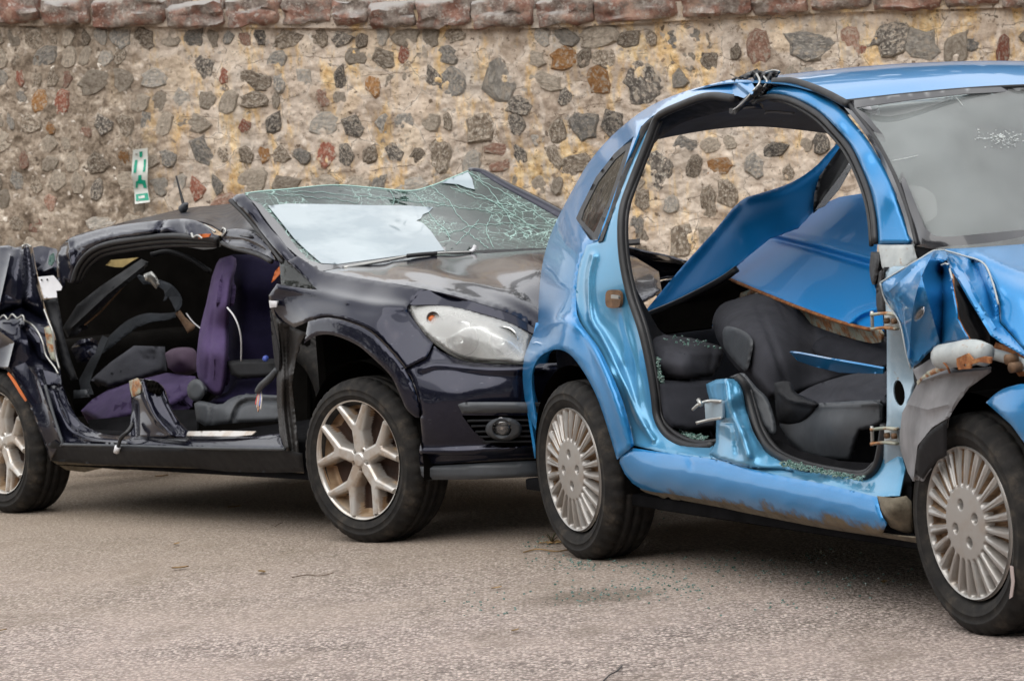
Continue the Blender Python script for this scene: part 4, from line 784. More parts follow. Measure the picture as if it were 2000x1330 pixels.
# inner wing panel, torn liner, bent crash tube
B('inner_wing', [(1780, 700), (1900, 655), (2000, 680), (2150, 700), (2150, 900), (1990, 900), (1850, 820), (1790, 800)], [(1780, 700, .2), (2000, 680, .22), (1850, 820, .25), (2150, 900, .25)], 'black_void', step=20, thick=.01)
LIN = [(1782, 722), (1800, 712), (1827, 694), (1840, 712), (1870, 722), (1935, 716), (1936, 726), (1893, 757), (1872, 785), (1854, 815), (1852, 838), (1849, 893), (1830, 902), (1815, 922), (1803, 940), (1783, 940), (1773, 922), (1759, 880), (1757, 850), (1762, 806), (1774, 783), (1793, 746)]
B('wheel_arch_liner', LIN, [(1782, 722, .06), (1827, 694, .05), (1935, 720, .02), (1893, 757, .0), (1854, 815, -.02), (1849, 893, .02), (1803, 940, .0), (1773, 922, .03), (1757, 850, .05), (1774, 783, .05), (1820, 780, -.01), (1800, 850, -.015), (1835, 850, .01)], 'liner', step=6, thick=.004, ridges=[([(1852, 815), (1820, 835), (1792, 870), (1785, 930)], -8, .06), ([(1793, 746), (1840, 730), (1930, 722)], -7, .03), ([(1775, 790), (1812, 800), (1850, 790)], -8, .015)], hem=(4, .008), bumps=facets(31, (1757, 694, 1936, 940), 8, .008))
B('liner_inner_face', cv((1850, 820), (1822, 838), (1800, 862), (1790, 890), (1788, 925), n=12)+[(1803, 936), (1815, 918), (1830, 900), (1849, 890)], [(1850, 820, -.05), (1800, 862, -.05), (1788, 925, -.03), (1849, 890, -.03), (1820, 870, -.045)], 'plastic', step=5, thick=.003, hem=(3, .008))
for L in ([(1719, 553, .005), (1761, 527, .02), (1797, 506, .05), (1824, 490, .12), (1845, 489, .16)], [(1845, 489, .16), (1880, 499, .15), (1920, 514, .13), (1938, 550, .09), (1950, 595, .07)], [(1719, 553, .0), (1730, 588, .01), (1757, 630, .005), (1770, 690, .0), (1779, 720, .005)], [(1839, 518, .07), (1851, 517, .04), (1860, 545, .02)]):
    tube('bare_metal_edge', BL.pts(L), .0028, M['primer'], blue, n=26, k=5)
ctb = bpy.data.objects.new('bent_crash_tube', None); COL.objects.link(ctb); ctb.parent = blue
tube('tube_body', BL.pts([(1840, 697, -.02), (1872, 692, -.03), (1905, 688, -.03), (1928, 694, -.02)]), [.034, .034, .036, .03], M['primer'], ctb, n=16, k=14)
tube('tube_mouth', BL.pts([(1838, 697, -.022), (1842, 697, -.02)]), .028, M['black_void'], ctb, n=3, k=14)
relief('rusty_plate', BL, [(1868, 700), (1890, 690), (1900, 702), (1922, 696), (1936, 698), (1934, 710), (1912, 707), (1896, 712), (1896, 720), (1872, 722), (1868, 712)], [(1868, 700, -.07), (1934, 698, -.06), (1896, 720, -.065)], M['rust'], ctb, step=4, thick=.005, holes=[[(1882, 711), (1887, 711), (1887, 715), (1882, 715)]])
relief('torn_strap', BL, [(1790, 745), (1812, 725), (1838, 714), (1846, 700), (1852, 712), (1848, 722), (1822, 732), (1800, 742), (1792, 752)], [(1790, 745, .0), (1846, 700, -.03), (1848, 722, -.03)], M['flange'], ctb, step=5, thick=.004, ridges=[([(1800, 738), (1840, 718)], 4, .02)])
tube('loose_wire', BL.pts([(1840, 705, -.05), (1850, 716, -.06), (1855, 728, -.05)]), .003, M['rust'], ctb, k=5)
B('suspension_arm', [(1945, 668), (2010, 690), (2010, 735), (1990, 735), (1975, 715), (1935, 690)], [(1945, 668, .10), (2010, 690, .1), (1990, 735, .1)], 'rust', step=6, thick=.02, hem=(5, .02))
tube('suspension_arm', BL.pts([(1935, 690, .05), (1970, 700, .05), (2005, 715, .05), (2060, 740, .1)]), .016, M['primer'], blue, k=8)
for px_, py_ in ((1993, 716), (1985, 700)):
    p = BL.pt(px_, py_, .03); tube('pivot_bolt', [p, p+np.array((0, -.03, 0))], .014, M['brass'], blue, n=3, k=10)
B('bumper_corner', cv((1926, 786), (1945, 768), (1965, 757), (1992, 750), n=8)+[(2060, 748), (2160, 770), (2160, 1010), (2110, 1000), (2050, 930), (2003, 868), (1975, 830)], [(1926, 786, .0), (1992, 750, .0), (2060, 748, .02), (2160, 770, .12), (2160, 1010, .15), (2003, 868, -.01), (2050, 930, .0), (1975, 800, -.02)], 'blue', step=7, thick=.004, hem=(4, .015))
# mirrored hidden side, tail and floor so that the shell is closed
qm = q.data.copy(); 
for v_ in qm.vertices: v_.co.y = 1.60-v_.co.y
bm = bmesh.new(); bm.from_mesh(qm); bmesh.ops.delete(bm, geom=[v for v in bm.verts if v.co.z > .86], context='VERTS'); bm.to_mesh(qm); bm.free()
qm.flip_normals(); o = bpy.data.objects.new('quarter_panel', qm); COL.objects.link(o); o.parent = blue
loft('tail_panel', [[(-.50, .10, .30), (-.62, .30, .28), (-.68, .8, .26), (-.62, 1.3, .28), (-.50, 1.5, .30)], [(-.55, .11, .55), (-.70, .35, .55), (-.76, .8, .55), (-.70, 1.25, .55), (-.55, 1.49, .55)], [(-.60, .19, .76), (-.70, .40, .74), (-.72, .8, .73), (-.70, 1.2, .74), (-.60, 1.41, .76)]], 21, 11, M['blue'], blue, .01, np.array((-9, .8, .5)))
box('floor_pan', (-.55, .08, .19), (2.1, 1.52, .23), M['carpet'], blue, .01)
box('floor_pan', (1.95, .36, .25), (3.05, 1.24, .70), M['black_void'], blue, .03)
box('inner_sill', (.40, .10, .18), (2.05, .19, .36), M['carpet'], blue, .02)
box('far_sill', (.40, 1.45, .20), (2.05, 1.58, .37), M['blue'], blue, .02)
box('bulkhead', (2.0, .14, .25), (2.06, 1.5, .98), M['plastic'], blue, .02)
loft('dashboard', [[(1.97, .18, .62), (1.80, .6, .60), (1.72, 1.1, .60), (1.70, 1.46, .62)], [(1.96, .18, .86), (1.78, .6, .86), (1.70, 1.1, .86), (1.68, 1.46, .86)], [(1.99, .18, .95), (1.90, .6, .96), (1.86, 1.1, .96), (1.84, 1.46, .95)], [(2.02, .18, .96), (2.1, .5, .97), (2.1, 1.1, .97), (2.02, 1.46, .96)]], 15, 15, M['plastic_grey'], blue, .02, np.array((1, .8, 5)))
box('rear_seat_back', (-.42, .16, .30), (-.28, 1.46, .70), M['seat_dark'], blue, .05, seg=4)
box('boot_floor', (-.68, .2, .42), (-.4, 1.4, .47), M['carpet'], blue, .01)
B('wheel_house_trim', [(1240, 560), (1262, 600), (1285, 640), (1300, 660), (1290, 740), (1298, 835), (1270, 760), (1250, 660)], [(1240, 560, .14), (1262, 600, .20), (1300, 660, .3), (1298, 835, .2), (1250, 660, .14)], 'plastic', step=8, thick=.01)
# seats
RS = B('rear_seat', [(1266, 650), (1300, 654), (1350, 660), (1408, 676), (1413, 690), (1405, 715), (1392, 735), (1345, 741), (1300, 738), (1284, 715), (1274, 690)], [(1266, 650, 'X', .15), (1408, 676, 'X', .28), (1340, 670, 'X', .30), (1300, 690, 'X', .45), (1392, 735, 'X', .46), (1300, 738, 'X', .46), (1345, 690, 'X', .47)], 'seat', step=6, thick=.08, hem=(7, .04), ridges=[([(1300, 685), (1345, 690), (1408, 692)], 5, .02), ([(1392, 680), (1385, 735)], 3, -.015)])
B('rear_seat_base', [(1284, 742), (1340, 744), (1402, 742), (1402, 838), (1345, 842), (1310, 834), (1296, 815)], [(1284, 742, 'X', .50), (1402, 742, 'X', .55), (1345, 842, 'X', .62), (1340, 790, 'X', .58)], 'seat_dark', step=7, thick=.05, hem=(8, .04))
SB = B('seat_backrest', cv((1391, 630), (1396, 611), (1411, 593), (1441, 583), (1490, 572), (1560, 586), (1640, 630), n=24)+[(1735, 660), (1735, 740), (1641, 745), (1559, 775), (1540, 785), (1500, 778)]+cv((1470, 745), (1456, 731), (1441, 722), (1417, 692), (1399, 660), n=14),
  [(1391, 630, .46), (1441, 583, .55), (1490, 572, .60), (1560, 586, .70), (1640, 630, .75), (1735, 660, .72), (1735, 740, .62), (1559, 775, .42), (1500, 778, .33), (1456, 731, .33), (1417, 692, .40), (1430, 640, .37), (1465, 690, .33), (1500, 640, .40), (1550, 700, .42), (1620, 700, .58)], 'seat', step=6, thick=.06, hem=(14, .09), ridges=[(cv((1480, 600), (1505, 660), (1525, 720), (1540, 770), n=12), 5, -.025), (cv((1415, 605), (1450, 600), (1500, 598), (1600, 640), n=12), 3, -.012), (cv((1405, 640), (1420, 690), (1460, 740), n=8), 3, -.010)])
relief('airbag_cover', BL, cv((1411, 650), (1414, 640), (1424, 637), (1450, 645), (1467, 658), (1471, 674), (1466, 700), (1460, 721), (1452, 723), (1430, 700), (1414, 677), (1411, 650), n=40)[:-1], [(1411, 650, .355), (1424, 637, .36), (1471, 674, .315), (1460, 721, .30), (1414, 677, .345)], M['plastic_grey'], SB, step=5, thick=.01, hem=(5, .02))
B('seat_cushion', cv((1550, 776), (1580, 757), (1620, 742), (1673, 729), (1735, 725), n=12)+[(1735, 790), (1660, 792), (1590, 796), (1555, 790)], [(1550, 776, .30), (1620, 742, .38), (1735, 725, .42), (1735, 790, .28), (1660, 792, .26), (1555, 790, .27), (1650, 760, .29)], 'seat', step=6, thick=.06, hem=(7, .035))
B('seat_base', [(1530, 794), (1560, 790), (1600, 787), (1665, 783), (1710, 781), (1724, 790), (1722, 826), (1704, 836), (1680, 841), (1670, 868), (1662, 900), (1610, 898), (1572, 888), (1540, 862), (1522, 830)], [(1530, 794, .23), (1600, 787, .23), (1710, 781, .23), (1724, 790, .24), (1722, 826, .23), (1680, 841, .21), (1662, 900, .22), (1572, 888, .22), (1522, 830, .23), (1620, 830, .195), (1600, 870, .205)], 'plastic_grey', step=5, thick=.03, hem=(6, .02), ridges=[([(1530, 800), (1600, 794), (1716, 788)], -4, .012)])
B('floor_well', [(1480, 780), (1735, 780), (1735, 936), (1640, 926), (1540, 900), (1490, 860)], [(1480, 780, .50), (1735, 780, .50), (1735, 936, .36), (1540, 900, .36)], 'carpet', step=18, thick=.01)
B('seat_side_cover', cv((1512, 748), (1530, 744), (1545, 747), (1553, 765), (1575, 776), (1598, 786), (1597, 797), (1585, 812), (1566, 828), (1540, 834), (1522, 826), (1515, 800), (1512, 748), n=46)[:-1], [(1512, 748, .24), (1545, 747, .24), (1598, 786, .22), (1540, 834, .23), (1545, 800, .20)], 'plastic', step=5, thick=.02, hem=(7, .03), ridges=[(cv((1525, 765), (1545, 782), (1595, 790), n=8), 4, .025)])
B('pillar_lower_trim', cv((1424, 736), (1450, 728), (1462, 738), (1478, 757), (1497, 775), (1508, 800), (1516, 832), (1513, 850), (1498, 842), (1480, 810), (1464, 762), (1452, 742), n=40), [(1424, 736, .10), (1450, 728, .12), (1497, 775, .16), (1516, 832, .16), (1480, 810, .13), (1464, 762, .125)], 'plastic_grey', step=5, thick=.006, hem=(4, .015))
B('floor_trim', [(1500, 850), (1560, 880), (1640, 900), (1730, 906), (1735, 940), (1640, 925), (1540, 890)], [(1500, 850, .2), (1730, 906, .2), (1640, 925, .15)], 'carpet', step=10, thick=.01)
B('seat_bolster', cv((1585, 680), (1600, 660), (1640, 655), (1735, 670), (1735, 720), (1660, 716), (1600, 700), n=26), [(1585, 680, .5), (1640, 655, .58), (1735, 670, .6), (1735, 720, .5), (1600, 700, .48)], 'seat_dark', step=7, thick=.03, hem=(8, .05))
B('trim_strip', [(1542, 688), (1560, 690), (1640, 705), (1725, 720), (1725, 730), (1640, 728), (1590, 716), (1558, 705)], [(1542, 688, .32), (1725, 720, .26), (1725, 730, .27), (1590, 716, .33), (1620, 708, .26)], 'blue', step=4, thick=.006)
# torn rail joint on the roof
tj = bpy.data.objects.new('torn_roof_joint', None); COL.objects.link(tj); tj.parent = blue
relief('black_tear', BL, [(1430, 158), (1460, 142), (1476, 136), (1490, 140), (1505, 136), (1522, 140), (1514, 152), (1510, 168), (1496, 180), (1480, 196), (1470, 190), (1478, 168), (1470, 152), (1450, 154)], [(1430, 158, .34), (1476, 136, .36), (1522, 140, .34), (1480, 196, .30), (1490, 165, .33)], M['rubber'], tj, step=4, thick=.006, bumps=lambda P: .03*np.sin(P[:, 0]*.45)*np.cos(P[:, 1]*.38), hem=(4, .02))
relief('buckled_rail', BL, [(1437, 156), (1466, 158), (1474, 172), (1470, 184), (1452, 192), (1441, 188), (1425, 186)], [(1437, 156, .345), (1474, 172, .29), (1441, 188, .295), (1455, 174, .30)], M['blue'], tj, step=4, thick=.004, ridges=[([(1437, 158), (1470, 184)], 5, .04)])
relief('hanging_flap', BL, [(1484, 164), (1492, 172), (1476, 190), (1462, 200), (1450, 214), (1436, 224), (1424, 222), (1424, 212), (1436, 212), (1446, 200), (1462, 184)], [(1484, 164, .28), (1450, 210, .27), (1424, 218, .27), (1476, 190, .28)], M['rubber'], tj, step=4, thick=.005, ridges=[([(1484, 170), (1440, 216)], 3, .03)])
for a in ([(1478, 145, .32), (1484, 160, .30), (1474, 176, .28), (1460, 192, .26)], [(1496, 142, .33), (1512, 138, .34), (1522, 140, .34)], [(1476, 172, .28), (1450, 202, .25), (1432, 216, .26)], [(1492, 150, .32), (1498, 160, .31), (1490, 174, .30)]):
    tube('torn_lip', BL.pts(a), .0035, M['steel'], tj, k=5)
for a in ([(1448, 213, .4), (1460, 210, .4), (1476, 208, .4)], [(1494, 224, .5), (1500, 219, .5), (1520, 219, .5), (1550, 222, .5)]):
    tube('torn_lining', BL.pts(a), .005, M['headliner'], tj, k=5)

# detached door panels thrown inside the blue car
dp = BL.empty('door_panel'); tag(dp, 'detached blue door panel leaning upright in the open rear of the blue wreck', 'car door', 'detached panels inside the blue car', kind='thing')
PA = [(1255, 614), (1262, 605), (1333, 520), (1396, 451), (1430, 408), (1445, 394)]+cv((1459, 385), (1501, 373), (1549, 355), (1591, 327), (1621, 295), (1650, 264), n=16)+[(1668, 300), (1640, 350), (1600, 400), (1560, 445), (1505, 466), (1450, 510), (1405, 545), (1330, 585), (1275, 619)]
PAC = [(1255, 614, 'X', -.30), (1333, 520, 'X', -.30), (1445, 394, 'X', -.25), (1549, 355, 'X', -.25), (1650, 264, 'X', -.33), (1668, 300, 'X', -.25), (1600, 400, 'X', -.05), (1505, 466, 'X', 0), (1405, 545, 'X', -.05), (1275, 619, 'X', -.25), (1450, 440, 'X', -.08), (1530, 400, 'X', -.08), (1350, 560, 'X', -.18)]
relief('door_skin', BL, PA, PAC, M['blue_panel'], dp, step=6, thick=.008, ridges=[([(1262, 607), (1340, 518), (1440, 402)], 7, .03), (cv((1459, 388), (1549, 360), (1640, 285), n=10), 8, .03)], hem=(3, .006))
relief('door_frame', BL, [(1668, 280), (1672, 300), (1640, 352), (1605, 398), (1588, 412), (1590, 380), (1600, 345), (1625, 310), (1650, 275)], [(e[0], e[1], 'X', e[3]+.06) for e in PAC[3:8]], M['plastic'], dp, step=6, thick=.01, hem=(4, .03))
relief('window_glass', BL, [(1664, 310), (1668, 320), (1640, 370), (1612, 402), (1592, 410), (1610, 385), (1640, 345)], [(1664, 310, 'X', -.1), (1592, 410, 'X', .08), (1640, 370, 'X', 0)], M['lamp_clear'], dp, step=8, thick=.004)
tube('door_rubber', BL.pts([(1262, 617, 'X', -.24), (1330, 588, 'X', -.14), (1405, 549, 'X', -.0), (1440, 525, 'X', .05)]), .012, M['rubber'], dp, k=8)
bx = relief('inner_cavity', BL, [(1266, 622), (1330, 590), (1405, 550), (1420, 545), (1480, 570), (1440, 580), (1395, 610), (1390, 640), (1300, 650), (1280, 640)], [(1266, 622, 'X', -.2), (1420, 545, 'X', -.05), (1390, 640, 'X', -.05), (1300, 650, 'X', -.1)], M['black_void'], dp, step=10, thick=.01)
dq = BL.empty('door_panel'); tag(dq, 'flat blue door panel with rusty lower edge lying over the front seat', 'car door', 'detached panels inside the blue car', kind='thing')
PB = [(1409, 538), (1440, 514), (1505, 463), (1560, 425), (1592, 405), (1640, 385), (1706, 375), (1714, 478), (1707, 556), (1724, 600), (1726, 645), (1700, 643), (1640, 627), (1560, 599), (1478, 566)]
PBC = [(1409, 538, 'Y', .72), (1505, 463, 'Y', .95), (1592, 405, 'Y', 1.15), (1706, 375, 'Y', 1.2), (1714, 478, 'Y', .85), (1726, 645, 'Y', .52), (1640, 627, 'Y', .55), (1560, 599, 'Y', .58), (1478, 566, 'Y', .65), (1600, 520, 'Y', .78), (1600, 470, 'Y', .9)]
relief('door_skin', BL, PB, PBC, M['blue_panel'], dq, step=4, thick=.008, ridges=[([(1505, 465), (1600, 490), (1710, 522)], 6, -.05), ([(1500, 455), (1600, 476), (1710, 505)], 8, .05), (cv((1650, 640), (1680, 612), (1726, 598), n=8), 8, .07)], hem=(4, .015))
relief('door_edge', BL, cv((1409, 540), (1478, 568), (1560, 601), (1640, 629), (1716, 646), n=18)+cv((1722, 655), (1722, 668), (1690, 668), (1600, 640), (1500, 594), (1490, 576), n=18), [(1409, 538, 'Y', .70), (1726, 648, 'Y', .50), (1690, 668, 'Y', .56), (1500, 594, 'Y', .72), (1600, 640, 'Y', .62)], M['flange'], dq, step=6, thick=.01)
tube('rusty_seam', BL.pts([(1409, 539, 'Y', .70), (1478, 568, 'Y', .63), (1560, 601, 'Y', .56), (1640, 629, 'Y', .53), (1700, 644, 'Y', .50)]), .006, M['rust'], dq, n=40, k=6)
relief('door_reinforcement', BL, [(1425, 590), (1446, 572), (1470, 564), (1478, 570), (1468, 580), (1440, 592)], [(1425, 590, 'Y', .7), (1478, 570, 'Y', .66), (1446, 572, 'Y', .68)], M['flange'], dq, step=5, thick=.01, hem=(4, .02))

WCT = [(1656, 201, .31), (1701, 258, .28), (1755, 361, .22), (1789, 477, .165), (2000, 170, .80), (2000, 479, .44), (2150, 168, 1.12), (2150, 472, .78), (1836, 487, .19), (1830, 300, .36)]
evb = tps([e[:2] for e in WCT], [BL.t(e) for e in WCT]); wsb = [o for o in blue.children if o.name.startswith('windscreen') and o.name.split('.')[0] == 'windscreen'][0]
onb = lambda x, y, l=.006: BL.c+BL.ray(x, y)*(float(evb([(x, y)])[0])-l)
M['bruise'] = plain('crushed_glass_white', (.74, .78, .77), .6, var=.15)
rs = random.Random(21)
for k in range(7):
    a = rs.uniform(0, 6.28); r0, r1 = rs.uniform(10, 20), rs.uniform(22, 45); c = (1958, 270)
    pts = [(c[0]+1.3*r_*math.cos(a+rs.uniform(-.12, .12)), c[1]+.55*r_*math.sin(a+rs.uniform(-.12, .12))) for r_ in np.linspace(r0, r1, 5)]
    tube('glass_crack', [onb(*q_) for q_ in pts], .0006, M['bruise'], wsb, n=10, k=4)
for k in range(110):
    a = rs.uniform(0, 6.28); d = abs(rs.gauss(0, 20)); x, y = 1958+1.4*d*math.cos(a), 268+.5*d*math.sin(a); s = rs.uniform(.6, 2.2)
    relief('crushed_glass', BL, [(x-s, y-s*.5), (x+s, y-s*.3), (x+s*.6, y+s*.6), (x-s*.7, y+s*.4)], [(x, y, 'Y', float((BL.c+BL.ray(x, y)*(float(evb([(x, y)])[0])-.004))[1]))], M['bruise'], wsb, step=4, thick=.001)
for L in ([(1743, 314), (1770, 309), (1792, 304)], [(1850, 183), (1868, 192), (1880, 206)]):
    tube('glass_scratch', [onb(*q_) for q_ in L], .0006, M['bruise'], wsb, n=10, k=4)
B('tyre_scuff', [(1972, 1104), (1978, 1106), (1981, 1135), (1977, 1165), (1971, 1169), (1975, 1138)], [(1972, 1104, -.008), (1981, 1135, -.008), (1971, 1169, -.008)], plain('chalky_scuff', (.40, .33, .31), .9), step=5, thick=.002)
# ------------------------------------------------------------------ black car
black = BK.empty('black_car'); tag(black, 'dark purple black hatchback wreck with flattened roof and shattered windscreen', 'car')
K = lambda n, ol, ct, m, **k: relief(n, BK, ol, ct, M[m] if isinstance(m, str) else m, black, **k)
def wk(x, y, rot=0, spin=0, far=False):
    w = bpy.data.objects.new('wheel', None); COL.objects.link(w); w.parent = black; w.location = (x, y, .3003); w.rotation_euler = (0, 0, rot+(math.pi if far else 0)); w.empty_display_size = .1
    V, F = tyre_mesh(.3003, .205); mesh('tyre', V, F, M['tyre'], w); c = alloy(w, .2163); c.rotation_euler = (0, spin, 0); c.location = (0, .010, 0)
    Vd, Fd = lathe([(.01, .12), (.205, .12), (.205, .18), (.01, .18)], 32); mesh('wheel_back', Vd, Fd, M['black_void'], w)
wk(2.614, 0, .139, .12); wk(0, 0, 0, .3); wk(2.614, 1.68, 0, 0, True); wk(0, 1.68, 0, 0, True)
arch_liner(black, 2.614, .04, .38, .355, M['black_void']); arch_liner(black, 0, .04, .19, .355, M['black_void'])
# front wing, flare, pillar
FL_O = cv((602, 628), (626, 622), (645, 621), (677, 628), (721, 647), (759, 682), (790, 720), (809, 758), (820, 796), (819, 816), n=34)
FL_I = cv((812, 815), (794, 799), (778, 764), (762, 733), (727, 698), (696, 673), (652, 655), (620, 655), (594, 670), n=30)
K('wheel_arch_flare', FL_O+FL_I, [(602, 628, .0), (645, 621, -.006), (721, 647, -.006), (790, 720, .012), (819, 816, .03), (794, 799, .008), (762, 733, -.012), (696, 673, -.022), (652, 655, -.022), (594, 670, -.01), (740, 690, -.02)], 'black', step=5, thick=.006, hem=(4, .012))
WT = cv((620, 566), (588, 534), (562, 510), n=6)
K('front_wing', [(527, 600), (525, 577), (541, 554), (550, 557), (585, 562)]+WT+[(581, 500), (600, 513), (626, 529), (660, 536), (695, 542)]+cv((695, 542), (771, 554), (831, 565), n=8)[1:]+[(806, 591), (798, 600), (802, 612), (812, 630), (831, 654), (846, 670), (834, 698), (790, 721)]+FL_O[-11::-1]+[(575, 640), (550, 628), (535, 615)],
  [(525, 577, .045), (550, 557, .06), (620, 566, .085), (562, 510, .12), (581, 500, .14), (626, 529, .15), (695, 542, .17), (771, 554, .195), (831, 565, .22), (800, 600, .155), (831, 654, .125), (846, 670, .12), (790, 721, .02), (721, 647, .006), (645, 621, .006), (602, 628, .008), (535, 615, .06), (575, 640, .04), (680, 585, .06), (750, 610, .06), (760, 660, .035), (600, 590, .05), (650, 560, .11), (720, 572, .13)],
  'black', step=5, thick=.006, ridges=[(cv((545, 560), (620, 572), (700, 590), (790, 600), n=10), 10, .025), (FL_O[:24], 3, -.02)], hem=(3, .01), bumps=facets(8, (525, 560, 610, 640), 6, .010, lambda P: np.clip((612-P[:, 0])/30, 0, 1)))
K('corner_window', [(546, 514), (558, 508), (588, 534), (620, 565), (585, 561), (549, 556)], [(546, 514, .13), (620, 565, .10), (549, 556, .10), (588, 534, .125)], 'side_glass', step=6, thick=.01, hem=(3, .008))
PL = cv((452, 389), (478, 414), (500, 440), (532, 480), (558, 509), n=14); PR = cv((626, 530), (581, 500), (560, 482), (530, 443), (500, 403), (476, 378), n=16)
K('windscreen_pillar', PL+[(588, 534)]+PR+[(462, 380)], [(452, 389, .225), (500, 440, .20), (558, 509, .12), (588, 534, .12), (626, 530, .155), (581, 500, .165), (530, 443, .205), (476, 378, .25), (545, 480, .145), (490, 410, .215)], 'black', step=5, thick=.03, hem=(5, .02))
tube('pillar_seal', BK.pts([(450, 392, .235), (476, 417, .225), (498, 443, .215), (530, 483, .17), (552, 513, .135)]), .009, M['rubber'], black, k=8)
# bonnet
K('bonnet', [(695, 519), (741, 513), (870, 493), (950, 495), (1071, 487)]+[tuple(BK.px(P_)) for P_ in ((2.22, 1.42, .955), (2.6, 1.38, .915), (2.85, 1.28, .865), (3.05, 1.12, .80), (3.20, .80, .745), (3.20, .55, .722))]+[(1047, 643)]+cv((1047, 643), (1029, 630), (996, 612), (951, 597), (891, 579), (831, 565), (771, 554), (695, 542), (630, 530), n=20)[1:],
  [(630, 530, 'Y', .155), (695, 542, 'Y', .165), (771, 554, 'Y', .19), (831, 565, 'Y', .21), (951, 597, 'Y', .28), (1047, 643, 'Y', .40), (741, 513, 'X', 2.22)]+[(*BK.px(P_), 'X', P_[0]) for P_ in ((2.23, .8, .985), (2.22, 1.42, .955), (2.6, 1.38, .915), (2.85, 1.28, .865), (3.05, 1.12, .80), (2.45, .5, .958), (2.45, .9, .966), (2.7, .4, .922), (2.7, .85, .934), (2.95, .5, .868), (2.95, .9, .876), (3.12, .6, .79), (3.12, .9, .795), (3.20, .80, .745), (3.20, .55, .722))], 'black', step=7, thick=.006, ridges=[(cv((770, 520), (900, 545), (1000, 580), (1080, 630), n=12), 12, .03)], hem=(4, .02), bumps=lambda P: .004*np.sin(P[:, 0]*.045+P[:, 1]*.06))
K('scuttle_panel', [(626, 530), (680, 521), (741, 512), (870, 491), (1071, 484), (1250, 466), (1250, 474), (1071, 490), (870, 497), (741, 518), (690, 527), (640, 534)], [(626, 530, 'Y', .17), (741, 512, 'X', 2.18), (870, 491, 'X', 2.18), (1250, 466, 'X', 2.15), (640, 534, 'Y', .17)], 'plastic', step=7, thick=.01)
# windscreen
WS = [(626, 529), (581, 499), (560, 481), (530, 442), (500, 401), (477, 377)]+cv((477, 377), (510, 374), (560, 370), (650, 362), (726, 367), (801, 373), (846, 362), (876, 350), (915, 334), (936, 337), n=30)[1:]+[(981, 365), (1041, 398), (1089, 425), (1120, 470), (1071, 485), (951, 494), (870, 491), (741, 512), (680, 520)]
def wsc(dx, dy): return [(477, 377, 'Y', .25+dy), (530, 442, 'Y', .21+dy), (581, 499, 'Y', .17+dy), (626, 529, 'Y', .16+dy), (915, 334, 'Y', 1.42+dy), (1041, 398, 'Y', 1.46+dy), (1089, 425, 'Y', 1.48+dy), (1071, 485, 'X', 2.17+dx), (870, 491, 'X', 2.15+dx), (680, 520, 'X', 2.19+dx), (650, 362, 'X', 1.55+dx), (801, 373, 'X', 1.50+dx), (750, 440, 'X', 1.90+dx), (900, 430, 'X', 1.85+dx)]
wsg = K('windscreen', WS, wsc(0, 0), 'screen_black', step=7, thick=.005, bumps=lambda P: .03*np.sin(P[:, 0]*.03)*np.clip((430-P[:, 1])/60, 0, 1))
K('windscreen_border', [(626, 530), (581, 500), (560, 482), (530, 443), (500, 402), (490, 390), (510, 400), (548, 440), (578, 482), (604, 508), (630, 516), (740, 500), (870, 482), (870, 492), (741, 513), (680, 521)], wsc(.004, -.004), 'frit', step=6, thick=.002)
K('pale_patch', [(524, 402), (560, 398), (640, 399), (720, 401), (800, 402), (846, 405), (838, 414), (826, 419), (822, 427), (813, 431), (826, 436), (842, 452), (856, 472), (868, 489), (800, 497), (740, 505), (660, 516), (628, 514), (602, 492), (575, 466), (548, 432)], wsc(.008, -.008), 'sheet', step=7, thick=.002, bumps=lambda P: .03*np.sin(P[:, 0]*.03)*np.clip((430-P[:, 1])/60, 0, 1))  # pale blue-grey patch laid over the outside of the glass
K('pale_patch', [(862, 357), (880, 349), (914, 336), (922, 350), (927, 370), (910, 366), (895, 360)], wsc(.008, -.008), 'sheet', step=6, thick=.002, bumps=lambda P: .03*np.sin(P[:, 0]*.03)*np.clip((430-P[:, 1])/60, 0, 1))
tube('far_windscreen_pillar', BK.pts([(918, 333, 1.46), (940, 338, 1.47), (981, 364, 1.49), (1041, 397, 1.51), (1095, 427, 1.53), (1150, 462, 1.55)]), [.012, .025, .03, .034, .036, .036], M['black'], black, n=24, k=10)
wsd = lambda px, py: None
ev = tps([(e[0], e[1]) for e in wsc(0, 0)], [BK.t(e) for e in wsc(0, 0)])
def on_ws(px, py, lift=.006):
    return BK.c+BK.ray(px, py)*(float(ev([(px, py)])[0])+.03*math.sin(px*.03)*min(1, max(0, (430-py)/60))-lift)
crack_m = NT('fracture_white'); crack_m.b.inputs['Base Color'].default_value = (.42, .66, .60, 1); crack_m.set(Roughness=.25); M['crackline'] = crack_m.m
crk = [[(762, 372), (770, 388), (766, 405)], [(800, 372), (822, 392), (840, 420), (870, 450), (879, 462)], [(840, 363), (872, 388), (895, 420), (915, 440), (940, 446)], [(872, 350), (905, 370), (960, 392), (1010, 425), (1060, 450)], [(872, 458), (900, 448), (930, 440), (1000, 436), (1050, 442)], [(915, 336), (940, 352), (990, 380), (1040, 412), (1080, 440)], [(905, 450), (935, 470), (955, 486)], [(925, 345), (960, 375), (985, 410), (1005, 440), (1030, 462)], [(850, 400), (900, 405), (950, 412), (1010, 420)], [(560, 372), (640, 378), (720, 385), (800, 392), (870, 398)], [(520, 378), (600, 384), (660, 390), (700, 396)], [(880, 365), (930, 385), (1000, 402)], [(935, 430), (915, 452), (890, 478)], [(960, 420), (950, 450), (965, 485)]]
for L in crk:
    P2 = crv(L, 26); wob = np.array([[0, 1.6*math.sin(i*1.9)+1.2*math.sin(i*.7+L[0][0])] for i in range(26)])
    tube('glass_crack', [on_ws(*p) for p in P2+wob], .0009, M['crackline'], wsg, n=26, k=4)
